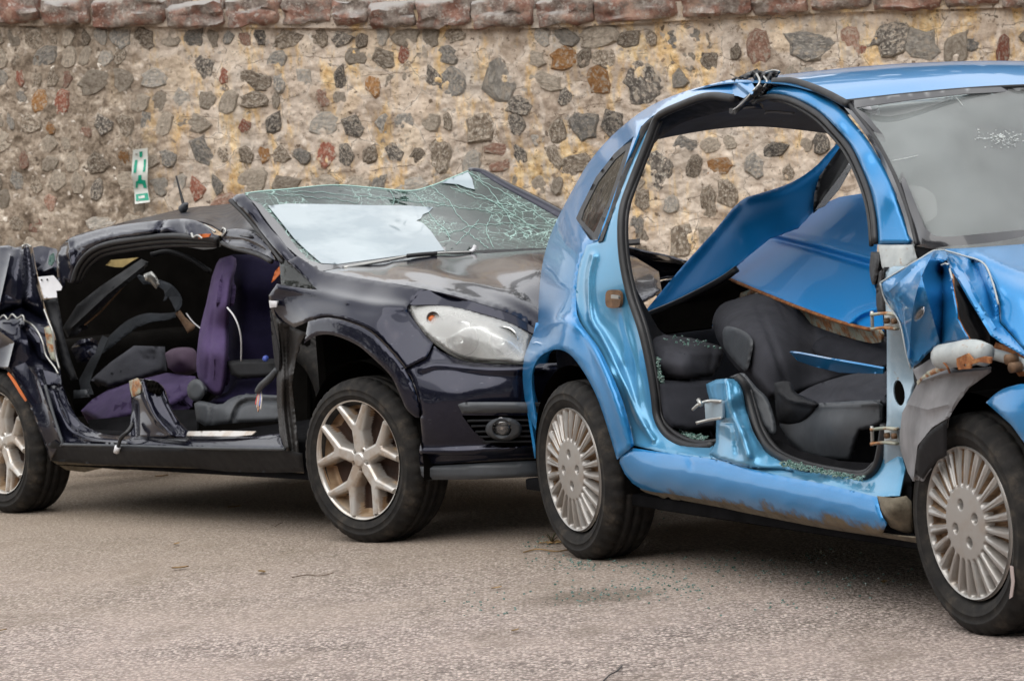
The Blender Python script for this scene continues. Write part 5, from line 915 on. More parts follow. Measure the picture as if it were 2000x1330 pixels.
tube('broken_glass_edge', [on_ws(*p, lift=.0) for p in crv([(480, 378), (510, 374), (560, 370), (650, 362), (726, 367), (801, 373), (846, 362), (876, 350), (915, 334)], 60)], .003, M['crackline'], wsg, n=60, k=5)
wip = bpy.data.objects.new('wiper', None); COL.objects.link(wip); wip.parent = black
tube('wiper_arm', BK.pts([(672, 523, 'X', 2.24), (741, 511, 'X', 2.24), (801, 500, 'X', 2.24), (870, 494, 'X', 2.25), (921, 492, 'X', 2.25)]), [.012, .011, .009, .008, .007], M['steel'], wip, n=30, k=6, flat=.6)
tube('wiper_hook', BK.pts([(918, 492, 'X', 2.25), (925, 488, 'X', 2.25), (928, 480, 'X', 2.25)]), .008, M['white'], wip, k=6)
tube('wiper_joint', BK.pts([(796, 500, 'X', 2.26), (825, 497, 'X', 2.26), (852, 495, 'X', 2.26)]), .009, M['rubber'], wip, k=6)
# roof, rails
K('roof', cv((116, 486), (144, 461), (211, 443), (241, 434), (301, 421), (361, 407), (421, 401), (456, 397), n=26)+[(480, 418), (502, 444), (520, 466), (480, 462), (440, 456), (415, 440), (391, 432), (331, 430), (271, 436), (211, 447), (150, 466), (125, 486)], [(116, 486, 'Y', .36), (144, 461, 'Y', .5), (241, 434, 'Y', .95), (361, 407, 'Y', 1.25), (456, 397, 'Y', 1.05), (480, 418, 'Y', .45), (520, 466, 'Y', .26), (440, 456, 'Y', .29), (391, 432, 'Y', .34), (271, 436, 'Y', .36), (150, 466, 'Y', .36), (420, 420, 'Y', .7)], 'roof_black', step=5, thick=.006, ridges=[([(390, 430), (430, 412), (470, 402)], 4, .05), ([(405, 436), (450, 422), (480, 415)], 4, -.06), ([(430, 446), (500, 448)], 5, .04)], hem=(3, .02))
K('roof_rail', cv((110, 500), (116, 484), (130, 470), (146, 462), (211, 444), (271, 435), (331, 429), (365, 428), (390, 434), (408, 446), (418, 458), n=34)+[(428, 460), (424, 466), (395, 470), (380, 464), (362, 462)]+cv((362, 462), (330, 456), (271, 462), (211, 472), (170, 489), (152, 510), (143, 535), (136, 553), n=26)[1:]+[(128, 548), (124, 562), (116, 556), (112, 540)],
  [(110, 500, .27), (146, 462, .29), (211, 444, .295), (331, 429, .29), (408, 446, .285), (428, 460, .27), (380, 464, .255), (330, 456, .25), (211, 472, .245), (152, 510, .23), (136, 553, .22), (116, 556, .235), (270, 447, .258), (170, 474, .255)], 'black', step=5, thick=.006, ridges=[(cv((130, 500), (160, 478), (230, 458), (330, 446), n=14), 4, .025), ([(320, 430), (305, 455)], 4, -.05), ([(362, 436), (372, 462)], 4, .04), ([(135, 465), (140, 520)], 4, .04)], hem=(4, .02), bumps=facets(9, (110, 428, 428, 560), 7, .004))
for dy, rr in ((0, .012), (9, .012), (18, .010)):
    tube('door_seal', BK.pts([(142+dy*.7, 552, .215+dy*.002), (153+dy*.9, 520+dy*.3, .225+dy*.002), (175+dy*.8, 493+dy*.7, .235+dy*.002), (211, 477+dy, .24+dy*.002), (271, 467+dy, .245+dy*.002), (330, 461+dy, .245+dy*.002), (380, 464+dy*.8, .25+dy*.002), (425, 468+dy*.6, .255+dy*.002)]), rr, M['rubber'], black, n=60, k=8)
K('roof_rail_front', cv((433, 458), (446, 449), (465, 447), (490, 452), (512, 468), (530, 492), (538, 510), n=20)+cv((529, 508), (505, 495), (480, 489), (455, 484), (434, 474), n=16), [(433, 458, .262), (465, 447, .25), (512, 468, .20), (538, 510, .145), (505, 495, .185), (434, 474, .25), (480, 470, .21)], 'black', step=4, thick=.006, ridges=[(cv((440, 468), (480, 472), (520, 492), n=8), 3, -.03)], hem=(3, .012))
tube('door_seal', BK.pts([(434, 475, .255), (458, 485, .23), (482, 491, .205), (508, 499, .18), (530, 511, .15)]), .010, M['rubber'], black, k=8)
K('torn_headlining', [(352, 482), (390, 478), (433, 472), (430, 482), (416, 486), (398, 488), (375, 484)], [(352, 482, .30), (433, 472, .29), (398, 488, .31)], 'paper', step=5, thick=.003)
K('torn_headlining', [(206, 518), (216, 508), (250, 505), (270, 503), (252, 514), (240, 522), (224, 522)], [(206, 518, .5), (270, 503, .5), (240, 522, .5)], 'yellow', step=5, thick=.004)
ob = K('orange_clip', [(386, 458), (398, 457), (410, 457), (408, 463), (395, 465), (388, 467)], [(386, 458, .23), (410, 457, .23), (395, 466, .23)], 'orange', step=4, thick=.006)
for a in ([(374, 456, .24), (378, 464, .23), (386, 460, .22), (395, 466, .22)], [(432, 452, .27), (436, 446, .26), (441, 452, .26), (433, 462, .25)], [(400, 440, .31), (412, 447, .30), (420, 453, .29)]):
    tube('torn_lip', BK.pts(a), .005, M['steel'], black, k=5)
# sill, jamb, stump
K('sill', [(123, 866), (112, 836), (98, 795), (86, 752), (104, 753), (123, 755)]+cv((123, 755), (135, 788), (150, 815), (168, 832), (200, 847), (245, 852), n=12)[1:]+[(370, 853), (500, 852), (545, 846), (556, 876), (400, 874), (250, 870)], [(123, 866, .03), (98, 795, .04), (86, 752, .06), (123, 755, .12), (150, 815, .11), (200, 847, .10), (370, 853, .10), (545, 846, .10), (556, 876, .03), (250, 870, .03), (115, 800, .06), (300, 862, .055)], 'black', step=5, thick=.006, ridges=[(cv((104, 765), (120, 810), (140, 842), (180, 856), (250, 862), n=14), 6, .03)], hem=(3, .01))
tube('sill_trim', BK.pts([(88, 752, .035), (105, 812, .025), (123, 866, .02), (126, 868, .02), (250, 871, .02), (400, 875, .02), (556, 877, .02)]), .007, M['plastic_grey'], black, n=80, k=6)
K('sill_skirt', [(122, 869), (250, 873), (400, 877), (556, 879), (590, 886), (594, 922), (520, 923), (445, 921), (375, 913), (290, 910), (200, 908), (99, 900), (90, 870), (104, 860)], [(122, 869, .02), (400, 877, .02), (590, 886, .03), (594, 922, .07), (375, 913, .06), (99, 900, .05), (90, 870, .015), (300, 892, .01)], 'plastic', step=6, thick=.005, hem=(4, .012))
K('underbody_edge', [(99, 899), (200, 906), (290, 908), (375, 911), (445, 919), (594, 921), (594, 930), (500, 926), (430, 926), (375, 918), (372, 922), (366, 916), (280, 914), (240, 918), (200, 914), (165, 922), (130, 918)], [(99, 899, .08), (375, 911, .09), (594, 921, .09), (165, 922, .14), (594, 930, .12)], 'mud', step=6, thick=.006)
K('sill_plate', [(361, 851), (368, 842), (440, 841), (500, 842), (492, 849), (460, 852)], [(361, 851, .085), (368, 842, .10), (500, 842, .10), (460, 852, .085)], 'alloy', step=5, thick=.004)
ST = cv((271, 739), (301, 743), (319, 755), (327, 775), (335, 798), (348, 820), (368, 842), n=16)
K('centre_pillar_stump', [(253, 745), (262, 740)]+ST+[(362, 855), (300, 857), (248, 855), (252, 837), (257, 800), (256, 776), (253, 760)], [(253, 745, .11), (271, 739, .09), (301, 743, .10), (327, 775, .11), (348, 820, .11), (368, 842, .10), (362, 855, .06), (300, 857, .045), (248, 855, .07), (257, 800, .09), (285, 780, .065), (310, 825, .05)], 'black', step=4, thick=.006, ridges=[(cv((278, 745), (288, 780), (305, 815), (335, 848), n=10), 6, .04), (cv((315, 756), (326, 785), (345, 825), n=8), 3, .03), ([(262, 790), (265, 850)], 6, -.03)], hem=(4, .02))
K('stump_lining', [(252, 744), (268, 738), (277, 750), (274, 768), (258, 776), (254, 762)], [(252, 744, .085), (277, 750, .06), (258, 776, .08)], 'flange', step=4, thick=.004, hem=(3, .01))
K('pillar_foam', cv((276, 742), (300, 744), (312, 754), (318, 766), (305, 768), (290, 762), (280, 752), n=20), [(272, 741, .07), (316, 756, .085), (305, 776, .07)], 'black_void', step=3, thick=.006, bumps=lambda P: .02*np.sin(P[:, 0]*1.1)*np.cos(P[:, 1]*.9))
cb = bpy.data.objects.new('hanging_cable', None); COL.objects.link(cb); cb.parent = black
tube('cable_sleeve', BK.pts([(260, 826, .05), (254, 838, .03), (246, 846, .01), (236, 856, 0), (232, 868, -.005), (229, 876, -.005)]), [.007, .01, .008, .009, .007, .008], M['rubber'], cb, k=7)
tube('cable_plug', BK.pts([(230, 872, -.006), (227, 883, -.006)]), .012, M['white'], cb, n=3, k=8)
# front door post
PO = [(528, 606), (548, 622), (575, 640), (598, 650), (588, 668), (577, 705), (570, 752), (575, 796), (583, 868), (590, 918), (558, 880), (546, 848), (541, 790), (540, 720), (535, 650)]
K('hinge_post', PO, [(528, 606, .07), (575, 640, .07), (598, 650, .06), (577, 705, .06), (570, 752, .05), (583, 868, .05), (590, 918, .06), (558, 880, .03), (541, 790, .09), (540, 720, .10), (556, 740, .05)], 'post_dark', step=5, thick=.006, ridges=[(cv((545, 630), (552, 720), (552, 800), (562, 875), n=10), 4, .04), (cv((562, 640), (560, 720), (563, 800), (572, 880), n=10), 3, -.03)], hem=(3, .015))
K('post_flap', cv((527, 606), (535, 640), (545, 690), (543, 730), (536, 705), (531, 660), n=14), [(527, 606, .05), (545, 690, .04), (531, 660, .07)], 'plastic', step=4, thick=.004)
K('orange_airbag_strap', [(546, 520), (547, 535), (535, 548), (530, 552), (537, 530)], [(546, 520, .16), (530, 552, .16), (547, 535, .16)], 'orange', step=4, thick=.004)
K('side_marker', [(525, 587), (541, 588), (540, 600), (527, 601)], [(525, 587, .03), (541, 588, .035), (527, 601, .03)], 'white', step=4, thick=.008, hem=(2, .006))
# bumper, lamps
FOGH = [(902, 811), (1060, 812), (1060, 868), (1010, 875), (981, 873), (951, 863), (925, 842)]
K('front_bumper', [(790, 721), (834, 699), (848, 676), (861, 686), (891, 700), (921, 708), (981, 712), (1023, 712), (1100, 708), (1180, 700), (1180, 880), (1046, 896), (930, 902), (820, 908), (818, 885), (824, 850), (821, 818), (824, 807), (816, 774), (802, 735)], [(790, 721, .03), (848, 676, .12), (823, 807, .03), (820, 908, .06), (891, 700, .15), (981, 712, .22), (1023, 712, .28), (1046, 800, .30), (1046, 896, .32), (920, 800, .12), (1100, 800, .40), (1180, 800, .6), (870, 760, .07), (950, 760, .155), (930, 902, .15), (860, 850, .06), (1180, 700, .62)], 'black', holes=[FOGH], step=6, thick=.006, ridges=[(cv((824, 720), (860, 712), (950, 722), (1060, 722), n=10), 6, .02), (cv((822, 882), (930, 880), (1060, 872), n=8), 5, .03)], hem=(3, .012))
K('spoiler_lip', [(820, 911), (930, 905), (1046, 899), (1150, 890), (1150, 920), (1046, 931), (930, 936), (832, 937), (823, 928)], [(820, 911, .05), (1046, 899, .31), (1150, 890, .52), (1046, 931, .30), (832, 937, .06), (930, 920, .14)], 'plastic_grey', step=6, thick=.008, hem=(4, .015))
K('fog_trim_bar', cv((894, 790), (900, 786), (930, 785), (1000, 785), (1070, 786), n=14)+[(1070, 807), (980, 806), (903, 808)], [(894, 790, .055), (1000, 785, .165), (1070, 786, .27), (903, 808, .065), (1070, 807, .27)], 'plastic_grey', step=5, thick=.012, hem=(5, .015))
fg = K('fog_grille', [(898, 806), (1064, 806), (1064, 874), (1010, 880), (975, 878), (945, 868), (918, 846)], [(898, 806, .16), (1064, 806, .40), (1010, 880, .34), (918, 846, .19)], 'black_void', step=10, thick=.01)
for y in (822, 832, 843, 853, 863):
    x0 = 908+(y-815)*.75
    tube('grille_slat', BK.pts([(x0, y, .085+(x0-900)*.0013), (980, y-1, .185), (1062, y-1, .30)]), .0095, M['plastic'], fg, n=14, k=6, flat=.5)
K('fog_bezel', [(984+36*math.cos(a), 838+23*math.sin(a)) for a in np.linspace(0, 6.28, 28, endpoint=False)], [(950, 838, .13), (1020, 838, .215), (984, 816, .165)], 'plastic_grey', step=4, thick=.01, holes=[[(980+19*math.cos(a), 837+19*math.sin(a)) for a in np.linspace(0, 6.28, 22, endpoint=False)]], hem=(5, .02))
fl = K('fog_lamp', [(980+19*math.cos(a), 837+19*math.sin(a)) for a in np.linspace(0, 6.28, 22, endpoint=False)], [(960, 838, .17), (1000, 838, .22), (980, 818, .19), (980, 838, .24)], 'chrome', step=4, thick=.006)
relief('lamp_lens', BK, [(980+18*math.cos(a), 837+18*math.sin(a)) for a in np.linspace(0, 6.28, 22, endpoint=False)], [(960, 838, .15), (1000, 838, .195), (980, 818, .17)], M['lamp_clear'], fl, step=5, thick=.003, hem=(8, .02))
HLO = cv((798, 604), (800, 595), (806, 592), (846, 592), (891, 597), (951, 612), (996, 627), (1041, 648), n=22)+cv((1034, 672), (1028, 708), (981, 708), (921, 705), (891, 696), (861, 678), (831, 654), (810, 628), n=20)
K('headlamp_surround', cv((800, 594), (812, 582), (831, 566), (891, 580), (951, 598), (996, 613), (1029, 631), (1050, 646), n=18)+cv((1042, 652), (996, 630), (951, 615), (891, 600), (846, 595), (806, 596), n=16), [(800, 594, .15), (831, 566, .215), (951, 598, .282), (1050, 646, .405), (1042, 652, .375), (951, 615, .268), (846, 595, .20)], 'black', step=5, thick=.006)
hl = K('headlamp', HLO, [(798, 604, .20), (846, 592, .26), (951, 612, .34), (1041, 648, .46), (1028, 708, .36), (921, 705, .26), (831, 654, .19), (900, 650, .32), (980, 665, .38)], 'bowl', step=5, thick=.006)
HLC = [(798, 604, .150), (846, 592, .205), (951, 612, .275), (1041, 648, .385), (1028, 708, .285), (921, 705, .185), (831, 654, .125), (900, 650, .17), (980, 665, .24)]
relief('lamp_lens', BK, HLO, HLC, M['lens'], hl, step=5, thick=.004, hem=(5, .03))
def bowl(cx, cy, r_, y0, dy, mat='chrome'):
    rows = []
    for k, (q, d) in enumerate(((1.0, -.02), (.93, -.005), (.75, .03), (.45, .05), (.12, .055))):
        rows.append([BK.pt(cx+r_*q*math.cos(a), cy+r_*q*1.05*math.sin(a), y0+dy*(cx+r_*q*math.cos(a)-cx)/100+d) for a in np.linspace(0, 2*math.pi, 20, endpoint=False)])
    V = np.vstack(rows); T = []
    for j in range(4):
        for i in range(20): i2 = (i+1) % 20; T += [(j*20+i, j*20+i2, j*20+20+i2), (j*20+i, j*20+20+i2, j*20+20+i)]
    sheet('reflector', V, T, .003, M[mat], hl, BK.c)
bowl(903, 662, 31, .215, .09); bowl(984, 667, 27, .295, .09); bowl(846, 622, 13, .185, .1, 'bowl')
p = BK.pt(847, 624, .17); tube('indicator_bulb', [p, p+np.array((-.035, .008, 0))], [.014, .016, .008], M['orange'], hl, n=6, k=10)
for cx, cy, yy in ((903, 664, .235), (984, 668, .32)):
    p = BK.pt(cx, cy, yy); tube('bulb_shield', [p, p+np.array((-.05, .01, 0))], [.010, .018, .018], M['chrome'], hl, n=6, k=12)
# interior
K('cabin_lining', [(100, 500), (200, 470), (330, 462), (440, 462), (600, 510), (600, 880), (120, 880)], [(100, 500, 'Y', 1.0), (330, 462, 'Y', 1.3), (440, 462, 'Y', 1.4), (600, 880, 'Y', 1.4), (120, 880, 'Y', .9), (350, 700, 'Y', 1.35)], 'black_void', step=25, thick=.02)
box('floor_pan', (.2, .10, .20), (2.2, 1.6, .24), M['carpet'], black, .01); box('inner_sill', (.45, .11, .2), (2.15, .20, .345), M['carpet'], black, .02)
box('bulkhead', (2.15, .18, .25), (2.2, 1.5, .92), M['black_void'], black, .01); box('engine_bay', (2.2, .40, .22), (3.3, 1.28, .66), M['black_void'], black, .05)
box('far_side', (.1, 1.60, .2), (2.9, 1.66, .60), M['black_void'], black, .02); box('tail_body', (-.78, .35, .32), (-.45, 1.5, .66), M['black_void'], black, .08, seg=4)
loft('dashboard', [[(2.12, .3, .65), (1.95, .9, .65), (1.80, 1.5, .65)], [(2.12, .3, .84), (1.93, .9, .84), (1.78, 1.5, .84)], [(2.15, .3, .90), (2.15, .9, .90), (2.15, 1.5, .90)]], 11, 9, M['plastic'], black, .02, np.array((1, .8, 5)))
SBo = [(446, 500), (455, 497), (493, 497), (520, 503), (548, 512), (552, 780), (470, 785), (432, 782), (432, 720), (434, 640), (438, 560)]
K('seat_backrest', SBo, [(427, 508, .56), (455, 497, .56), (493, 497, .58), (548, 512, .66), (552, 780, .50), (470, 785, .40), (420, 780, .46), (383, 725, .46), (388, 651, .48), (403, 591, .50), (440, 560, .50), (430, 660, .47), (470, 560, .45), (470, 660, .41), (520, 620, .52)], 'purple_dark', step=6, thick=.07, hem=(10, .06), ridges=[(cv((452, 520), (450, 600), (446, 700), (444, 770), n=10), 6, -.02)])
K('seat_side_bolster', cv((414, 540), (426, 509), (440, 502), (458, 500), (462, 520), (452, 560), (447, 640), (445, 710), (437, 765), (420, 772), (400, 758), (384, 724), (389, 651), (403, 591), n=46), [(414, 540, .37), (440, 502, .42), (458, 500, .45), (447, 640, .335), (437, 765, .29), (384, 724, .285), (403, 591, .325), (428, 600, .285), (418, 690, .25), (440, 540, .34)], 'purple', step=4, thick=.05, hem=(8, .05), ridges=[(cv((432, 520), (422, 580), (412, 650), (404, 740), n=12), 3, -.012)])
K('seat_cushion', [(405, 788), (425, 772), (445, 765), (460, 742), (500, 734), (552, 734), (552, 792), (480, 795)], [(405, 788, .30), (460, 742, .38), (552, 734, .48), (552, 792, .36), (480, 795, .28)], 'purple_dark', step=6, thick=.05, hem=(8, .05))
K('seat_side_cover', cv((379, 788), (390, 782), (430, 790), (450, 778), (480, 770), (552, 772), n=16)+[(552, 822), (460, 826), (400, 832), (384, 822)], [(379, 788, .24), (450, 778, .24), (552, 772, .26), (552, 822, .22), (400, 832, .22), (440, 805, .20)], 'plastic_grey', step=5, thick=.03, hem=(7, .03), ridges=[(cv((455, 822), (465, 795), (490, 782), (550, 784), n=10), 4, -.05), ([(412, 790), (412, 826)], 3, -.03)])
K('recliner_cover', [(383+18*math.cos(a), 762+22*math.sin(a)) for a in np.linspace(0, 6.28, 22, endpoint=False)], [(365, 762, .25), (401, 762, .24), (383, 740, .25)], 'plastic_grey', step=4, thick=.03, hem=(8, .03))
K('map_pocket', [(440, 705), (475, 702), (545, 700), (545, 734), (500, 738), (470, 740), (452, 732)], [(440, 705, .28), (545, 700, .40), (500, 738, .33), (470, 740, .30)], 'plastic', step=5, thick=.015, hem=(5, .03))
tube('release_wire', BK.pts([(444, 601, .27), (456, 616, .26), (466, 638, .26), (471, 665, .27), (471, 705, .29)]), .0035, M['white'], black, k=5)
p = BK.pt(518, 701, .35); tube('blue_plug', [p, p+np.array((.02, -.01, .004))], .012, plain('blue_plug_plastic', (.09, .14, .55), .4), black, n=3, k=8)
for k, col in enumerate(((.5, .06, .05), (.5, .45, .42), (.55, .3, .2), (.15, .2, .5), (.6, .55, .5))):
    x = 499+k*2.5; tube('cut_wire', BK.pts([(506+k, 765, .12), (x+2, 780, .10), (x, 790+(k*7) % 18, .09)]), .003, plain('wire_colour', col, .5), black, k=5)
tube('wire_sleeve', BK.pts([(541, 722, .09), (528, 738, .09), (512, 752, .10), (503, 764, .11)]), [.012, .015, .014, .012], M['plastic_grey'], black, k=8)
# rear of the cabin
K('rear_backrest', [(177, 742), (215, 708), (262, 675), (322, 677), (326, 725), (260, 745), (211, 757)], [(177, 742, 'Y', .62), (262, 675, 'Y', .80), (322, 677, 'Y', .92), (326, 725, 'Y', .86), (211, 757, 'Y', .62)], 'seat', step=6, thick=.06, hem=(7, .05), ridges=[([(278, 686), (300, 688), (300, 702), (280, 700), (278, 686)], 3, -.02)])
K('rear_seat_cushion', [(158, 802), (180, 780), (213, 760), (270, 742), (325, 728), (382, 735), (375, 770), (340, 790), (256, 812), (200, 828)], [(158, 802, 'Y', .48), (213, 760, 'Y', .62), (325, 728, 'Y', .82), (382, 735, 'Y', .82), (340, 790, 'Y', .62), (200, 828, 'Y', .42), (260, 780, 'Y', .55)], 'purple', step=6, thick=.08, hem=(9, .06), ridges=[([(230, 770), (330, 745), (372, 750)], 3, -.02), ([(255, 800), (300, 752)], 3, -.015)])
K('rear_headrest', cv((322, 690), (340, 680), (372, 679), (384, 690), (384, 726), (350, 732), (328, 718), n=24), [(322, 690, 'Y', .84), (384, 690, 'Y', .93), (350, 732, 'Y', .85), (352, 705, 'Y', .82)], plain('faded_purple_cloth', (.085, .05, .085), .85), step=5, thick=.06, hem=(9, .06))
K('rear_seat_base', [(170, 820), (256, 812), (340, 800), (385, 800), (385, 850), (180, 848)], [(170, 820, 'Y', .38), (385, 800, 'Y', .6), (385, 850, 'Y', .45), (180, 848, 'Y', .3)], 'carpet', step=12, thick=.02)
K('fallen_trim', [(122, 640), (150, 596), (195, 560), (240, 530), (276, 506), (290, 512), (280, 530), (235, 566), (185, 610), (150, 655), (132, 660)], [(122, 640, .30), (276, 506, .55), (290, 512, .55), (150, 655, .30), (200, 570, .36)], 'plastic', step=5, thick=.02, hem=(3, .01), bumps=facets(15, (122, 506, 290, 660), 9, .012), ridges=[([(140, 640), (210, 575), (280, 520)], -5, .03), ([(160, 640), (245, 560)], -4, -.03)])
tube('brass_rod', BK.pts([(165, 635, .32), (200, 605, .38), (245, 555, .46)]), .004, M['brass'], black, k=5)
BAG = cv((262, 534), (285, 540), (310, 546), (335, 556), (352, 575), (356, 592), (346, 608), (318, 612), (285, 612), (252, 624), (225, 645), (206, 664), n=30)+cv((200, 690), (225, 672), (255, 648), (290, 630), (330, 624), (345, 616), (337, 595), (328, 580), (318, 592), (322, 570), (300, 556), (280, 556), n=28)
K('torn_airbag', BAG, [(262, 534, 'Y', .70), (352, 575, 'Y', .75), (346, 608, 'Y', .70), (252, 624, 'Y', .55), (200, 690, 'Y', .42), (290, 630, 'Y', .58), (318, 592, 'Y', .72)], plain('grey_airbag_cloth', (.030, .034, .040), .8, var=.4, spec=.15), step=5, thick=.004, hem=(3, .01), bumps=facets(16, (200, 530, 357, 690), 22, .04))
K('bracket', [(280, 536), (296, 530), (306, 540), (312, 556), (304, 564), (294, 552), (284, 548)], [(280, 536, 'Y', .6), (306, 540, 'Y', .6), (304, 564, 'Y', .6)], 'steel', step=4, thick=.006, hem=(3, .02))
K('bracket', [(342, 612), (352, 606), (362, 620), (382, 636), (378, 646), (366, 650), (356, 632)], [(342, 612, 'Y', .66), (382, 636, 'Y', .66), (366, 650, 'Y', .64)], 'brass', step=4, thick=.01, hem=(3, .02))
tube('release_wire', BK.pts([(364, 612, 'Y', .62), (376, 628, 'Y', .6), (392, 642, 'Y', .58)]), .003, M['white'], black, k=5)
tube('roof_brace', BK.pts([(295, 498, 'Y', .7), (330, 492, 'Y', .75), (370, 505, 'Y', .78), (410, 530, 'Y', .80)]), .011, M['plastic'], black, k=8)
K('seat_belt', [(154, 742), (170, 712), (186, 682), (200, 655), (212, 660), (196, 694), (182, 724), (174, 748), (182, 770), (160, 772)], [(154, 742, .28), (200, 655, .42), (212, 660, .42), (174, 748, .28), (170, 772, .26)], plain('belt_webbing', (.028, .031, .036), .7, spec=.2), step=5, thick=.004)
K('belt_buckle', [(143, 762), (170, 760), (172, 776), (144, 778)], [(143, 762, .2), (170, 760, .22), (144, 778, .2)], 'plastic_grey', step=4, thick=.015, hem=(3, .01))
K('crushed_panel', [(138, 680), (152, 664), (180, 660), (194, 668), (186, 690), (170, 706), (150, 708)], [(138, 680, .26), (194, 668, .34), (150, 708, .26), (166, 682, .24)], 'black', step=4, thick=.005, bumps=facets(17, (138, 660, 194, 708), 8, .03))
# crushed rear quarter
CQ = [(-120, 520), (-60, 490), (0, 481), (16, 479), (30, 484), (43, 480), (53, 478), (63, 483), (70, 525), (76, 558), (84, 585), (86, 605), (102, 642), (109, 675), (117, 720), (123, 755), (104, 753), (90, 756), (100, 800), (110, 836), (123, 866), (112, 880), (99, 900), (88, 870), (66, 815), (51, 779), (38, 755), (24, 734), (12, 722), (0, 719), (-60, 715), (-120, 740)]
K('crushed_quarter_panel', CQ, [(-120, 520, .3), (0, 481, .16), (53, 478, .26), (70, 525, .24), (84, 585, .18), (102, 642, .14), (117, 720, .12), (123, 866, .03), (99, 900, .03), (24, 734, .0), (66, 815, .005), (0, 600, .07), (30, 650, .05), (-60, 600, .08), (0, 719, .0), (-120, 740, .1), (45, 560, .15), (60, 740, .03), (20, 540, .12)], 'black', step=4, thick=.004, bumps=facets(12, (-120, 478, 125, 860), 34, .035, lambda P: np.clip((880-P[:, 1])/120, .1, 1)),
  ridges=[([(46, 484), (43, 560), (42, 612), (48, 632)], -6, .06), ([(57, 482), (72, 560), (84, 600)], -6, .05), ([(-20, 620), (20, 606), (45, 598), (84, 622)], -8, -.10), ([(48, 632), (58, 690), (88, 780), (118, 852)], -6, .035), ([(-10, 640), (28, 668), (16, 716)], -8, .06), ([(45, 640), (75, 700), (110, 720)], -7, -.06), ([(20, 500), (0, 590)], -9, .05)], hem=(3, .015))
for L in ([(0, 622), (8, 616), (16, 624), (24, 614), (34, 622), (44, 616), (48, 628)], [(47, 626), (62, 634), (74, 648), (84, 670), (90, 694), (106, 716), (114, 730)], [(86, 604), (96, 630), (103, 650), (108, 690), (116, 720)], [(0, 660), (14, 664), (26, 672)], [(44, 486), (45, 480), (52, 478), (60, 482)]):
    tube('torn_lip', BK.pts([(x, y, .05 if x < 50 else .09) for x, y in L]), .0045, M['steel'], black, n=40, k=5)
K('bare_bracket', [(86, 640), (96, 636), (105, 655), (110, 690), (112, 708), (100, 702), (92, 680)], [(86, 640, .10), (105, 655, .11), (112, 708, .10)], 'flange', step=4, thick=.005, hem=(3, .02))
K('door_frame_edge', [(84, 586), (112, 582), (118, 610), (124, 650), (138, 700), (152, 740), (140, 745), (122, 716), (106, 650), (92, 612)], [(84, 586, .2), (112, 582, .24), (152, 740, .2), (106, 650, .17)], 'plastic', step=5, thick=.01, hem=(4, .02))
wl_ = K('paper_label', [(74, 541), (104, 538), (112, 547), (121, 560), (119, 567), (110, 568), (111, 581), (86, 583)], [(74, 541, .2), (104, 538, .22), (121, 560, .22), (86, 583, .18)], 'white', step=5, thick=.003)
for px_, py_ in ((81, 547), (92, 546), (116, 572)):
    relief('label_hole', BK, [(px_-1.5, py_-1.5), (px_+1.5, py_-1.5), (px_+1.5, py_+1.5), (px_-1.5, py_+1.5)], [(74, 541, .195), (104, 538, .215), (86, 583, .175)], M['black_void'], wl_, step=3, thick=.001)
K('rear_window_frame', [(64, 484), (80, 480), (110, 486), (116, 500), (108, 540), (76, 545), (70, 520)], [(64, 484, .35), (110, 486, .40), (76, 545, .32), (95, 515, .33)], 'black', step=5, thick=.01, bumps=facets(14, (64, 480, 116, 545), 8, .03))
K('broken_rear_glass', [(96, 500), (104, 494), (106, 510), (100, 520), (94, 516)], [(96, 500, .3), (104, 494, .3), (100, 520, .3)], 'crumb', step=4, thick=.004)
K('reflector_strip', cv((16, 727), (28, 742), (42, 765), (52, 782), n=10)+cv((49, 784), (38, 768), (24, 745), (14, 730), n=10), [(16, 727, -.012), (52, 782, -.01), (24, 745, -.012)], 'orange', step=4, thick=.003)
ant = bpy.data.objects.new('aerial', None); COL.objects.link(ant); ant.parent = black
tube('aerial_mast', BK.pts([(359, 402, 'Y', 1.0), (352, 375, 'Y', 1.0), (344, 344, 'Y', 1.0)]), [.008, .005, .004], M['rubber'], ant, k=6)
tube('aerial_base', BK.pts([(356, 410, 'Y', 1.0), (362, 402, 'Y', 1.0), (366, 398, 'Y', 1.0)]), [.02, .018, .006], M['plastic_grey'], ant, k=8)

def mirrored(src, ymid2, fr_parent):
    me = src.data.copy()
    for v_ in me.vertices: v_.co.y = ymid2-v_.co.y
    me.flip_normals(); o = bpy.data.objects.new(src.name.split('.')[0], me); COL.objects.link(o); o.parent = fr_parent
for o in [c for c in black.children if c.name.split('.')[0] in ('front_wing', 'wheel_arch_flare')]: mirrored(o, 1.68, black)
loft('front_bumper', [[(3.24, .50, z), (3.36+dx, .84, z), (3.24, 1.20, z), (2.95, 1.52, z), (2.93, 1.62, z)] for z, dx in ((.22, 0), (.42, .03), (.60, .02), (.72, -.08))], 21, 11, M['black'], black, .01, np.array((9, .8, .5)))
loft('front_bumper', [[(2.93, .02, z), (3.10, .22, z), (3.18+dx, .8, z), (3.10, 1.38, z), (2.93, 1.58, z)] for z, dx in ((.24, -.02), (.42, .02), (.58, .0), (.68, -.06))], 21, 11, M['blue'], blue, .01, np.array((9, .8, .5)))

for car, names in ((blue, ('front_wing', 'wheel_arch_liner')), (black, ('crushed_quarter_panel', 'rear_window_frame', 'crushed_panel', 'torn_airbag', 'fallen_trim'))):
    for c in car.children:
        if c.name.split('.')[0] in names and c.type == 'MESH': by_angle(c, 16)
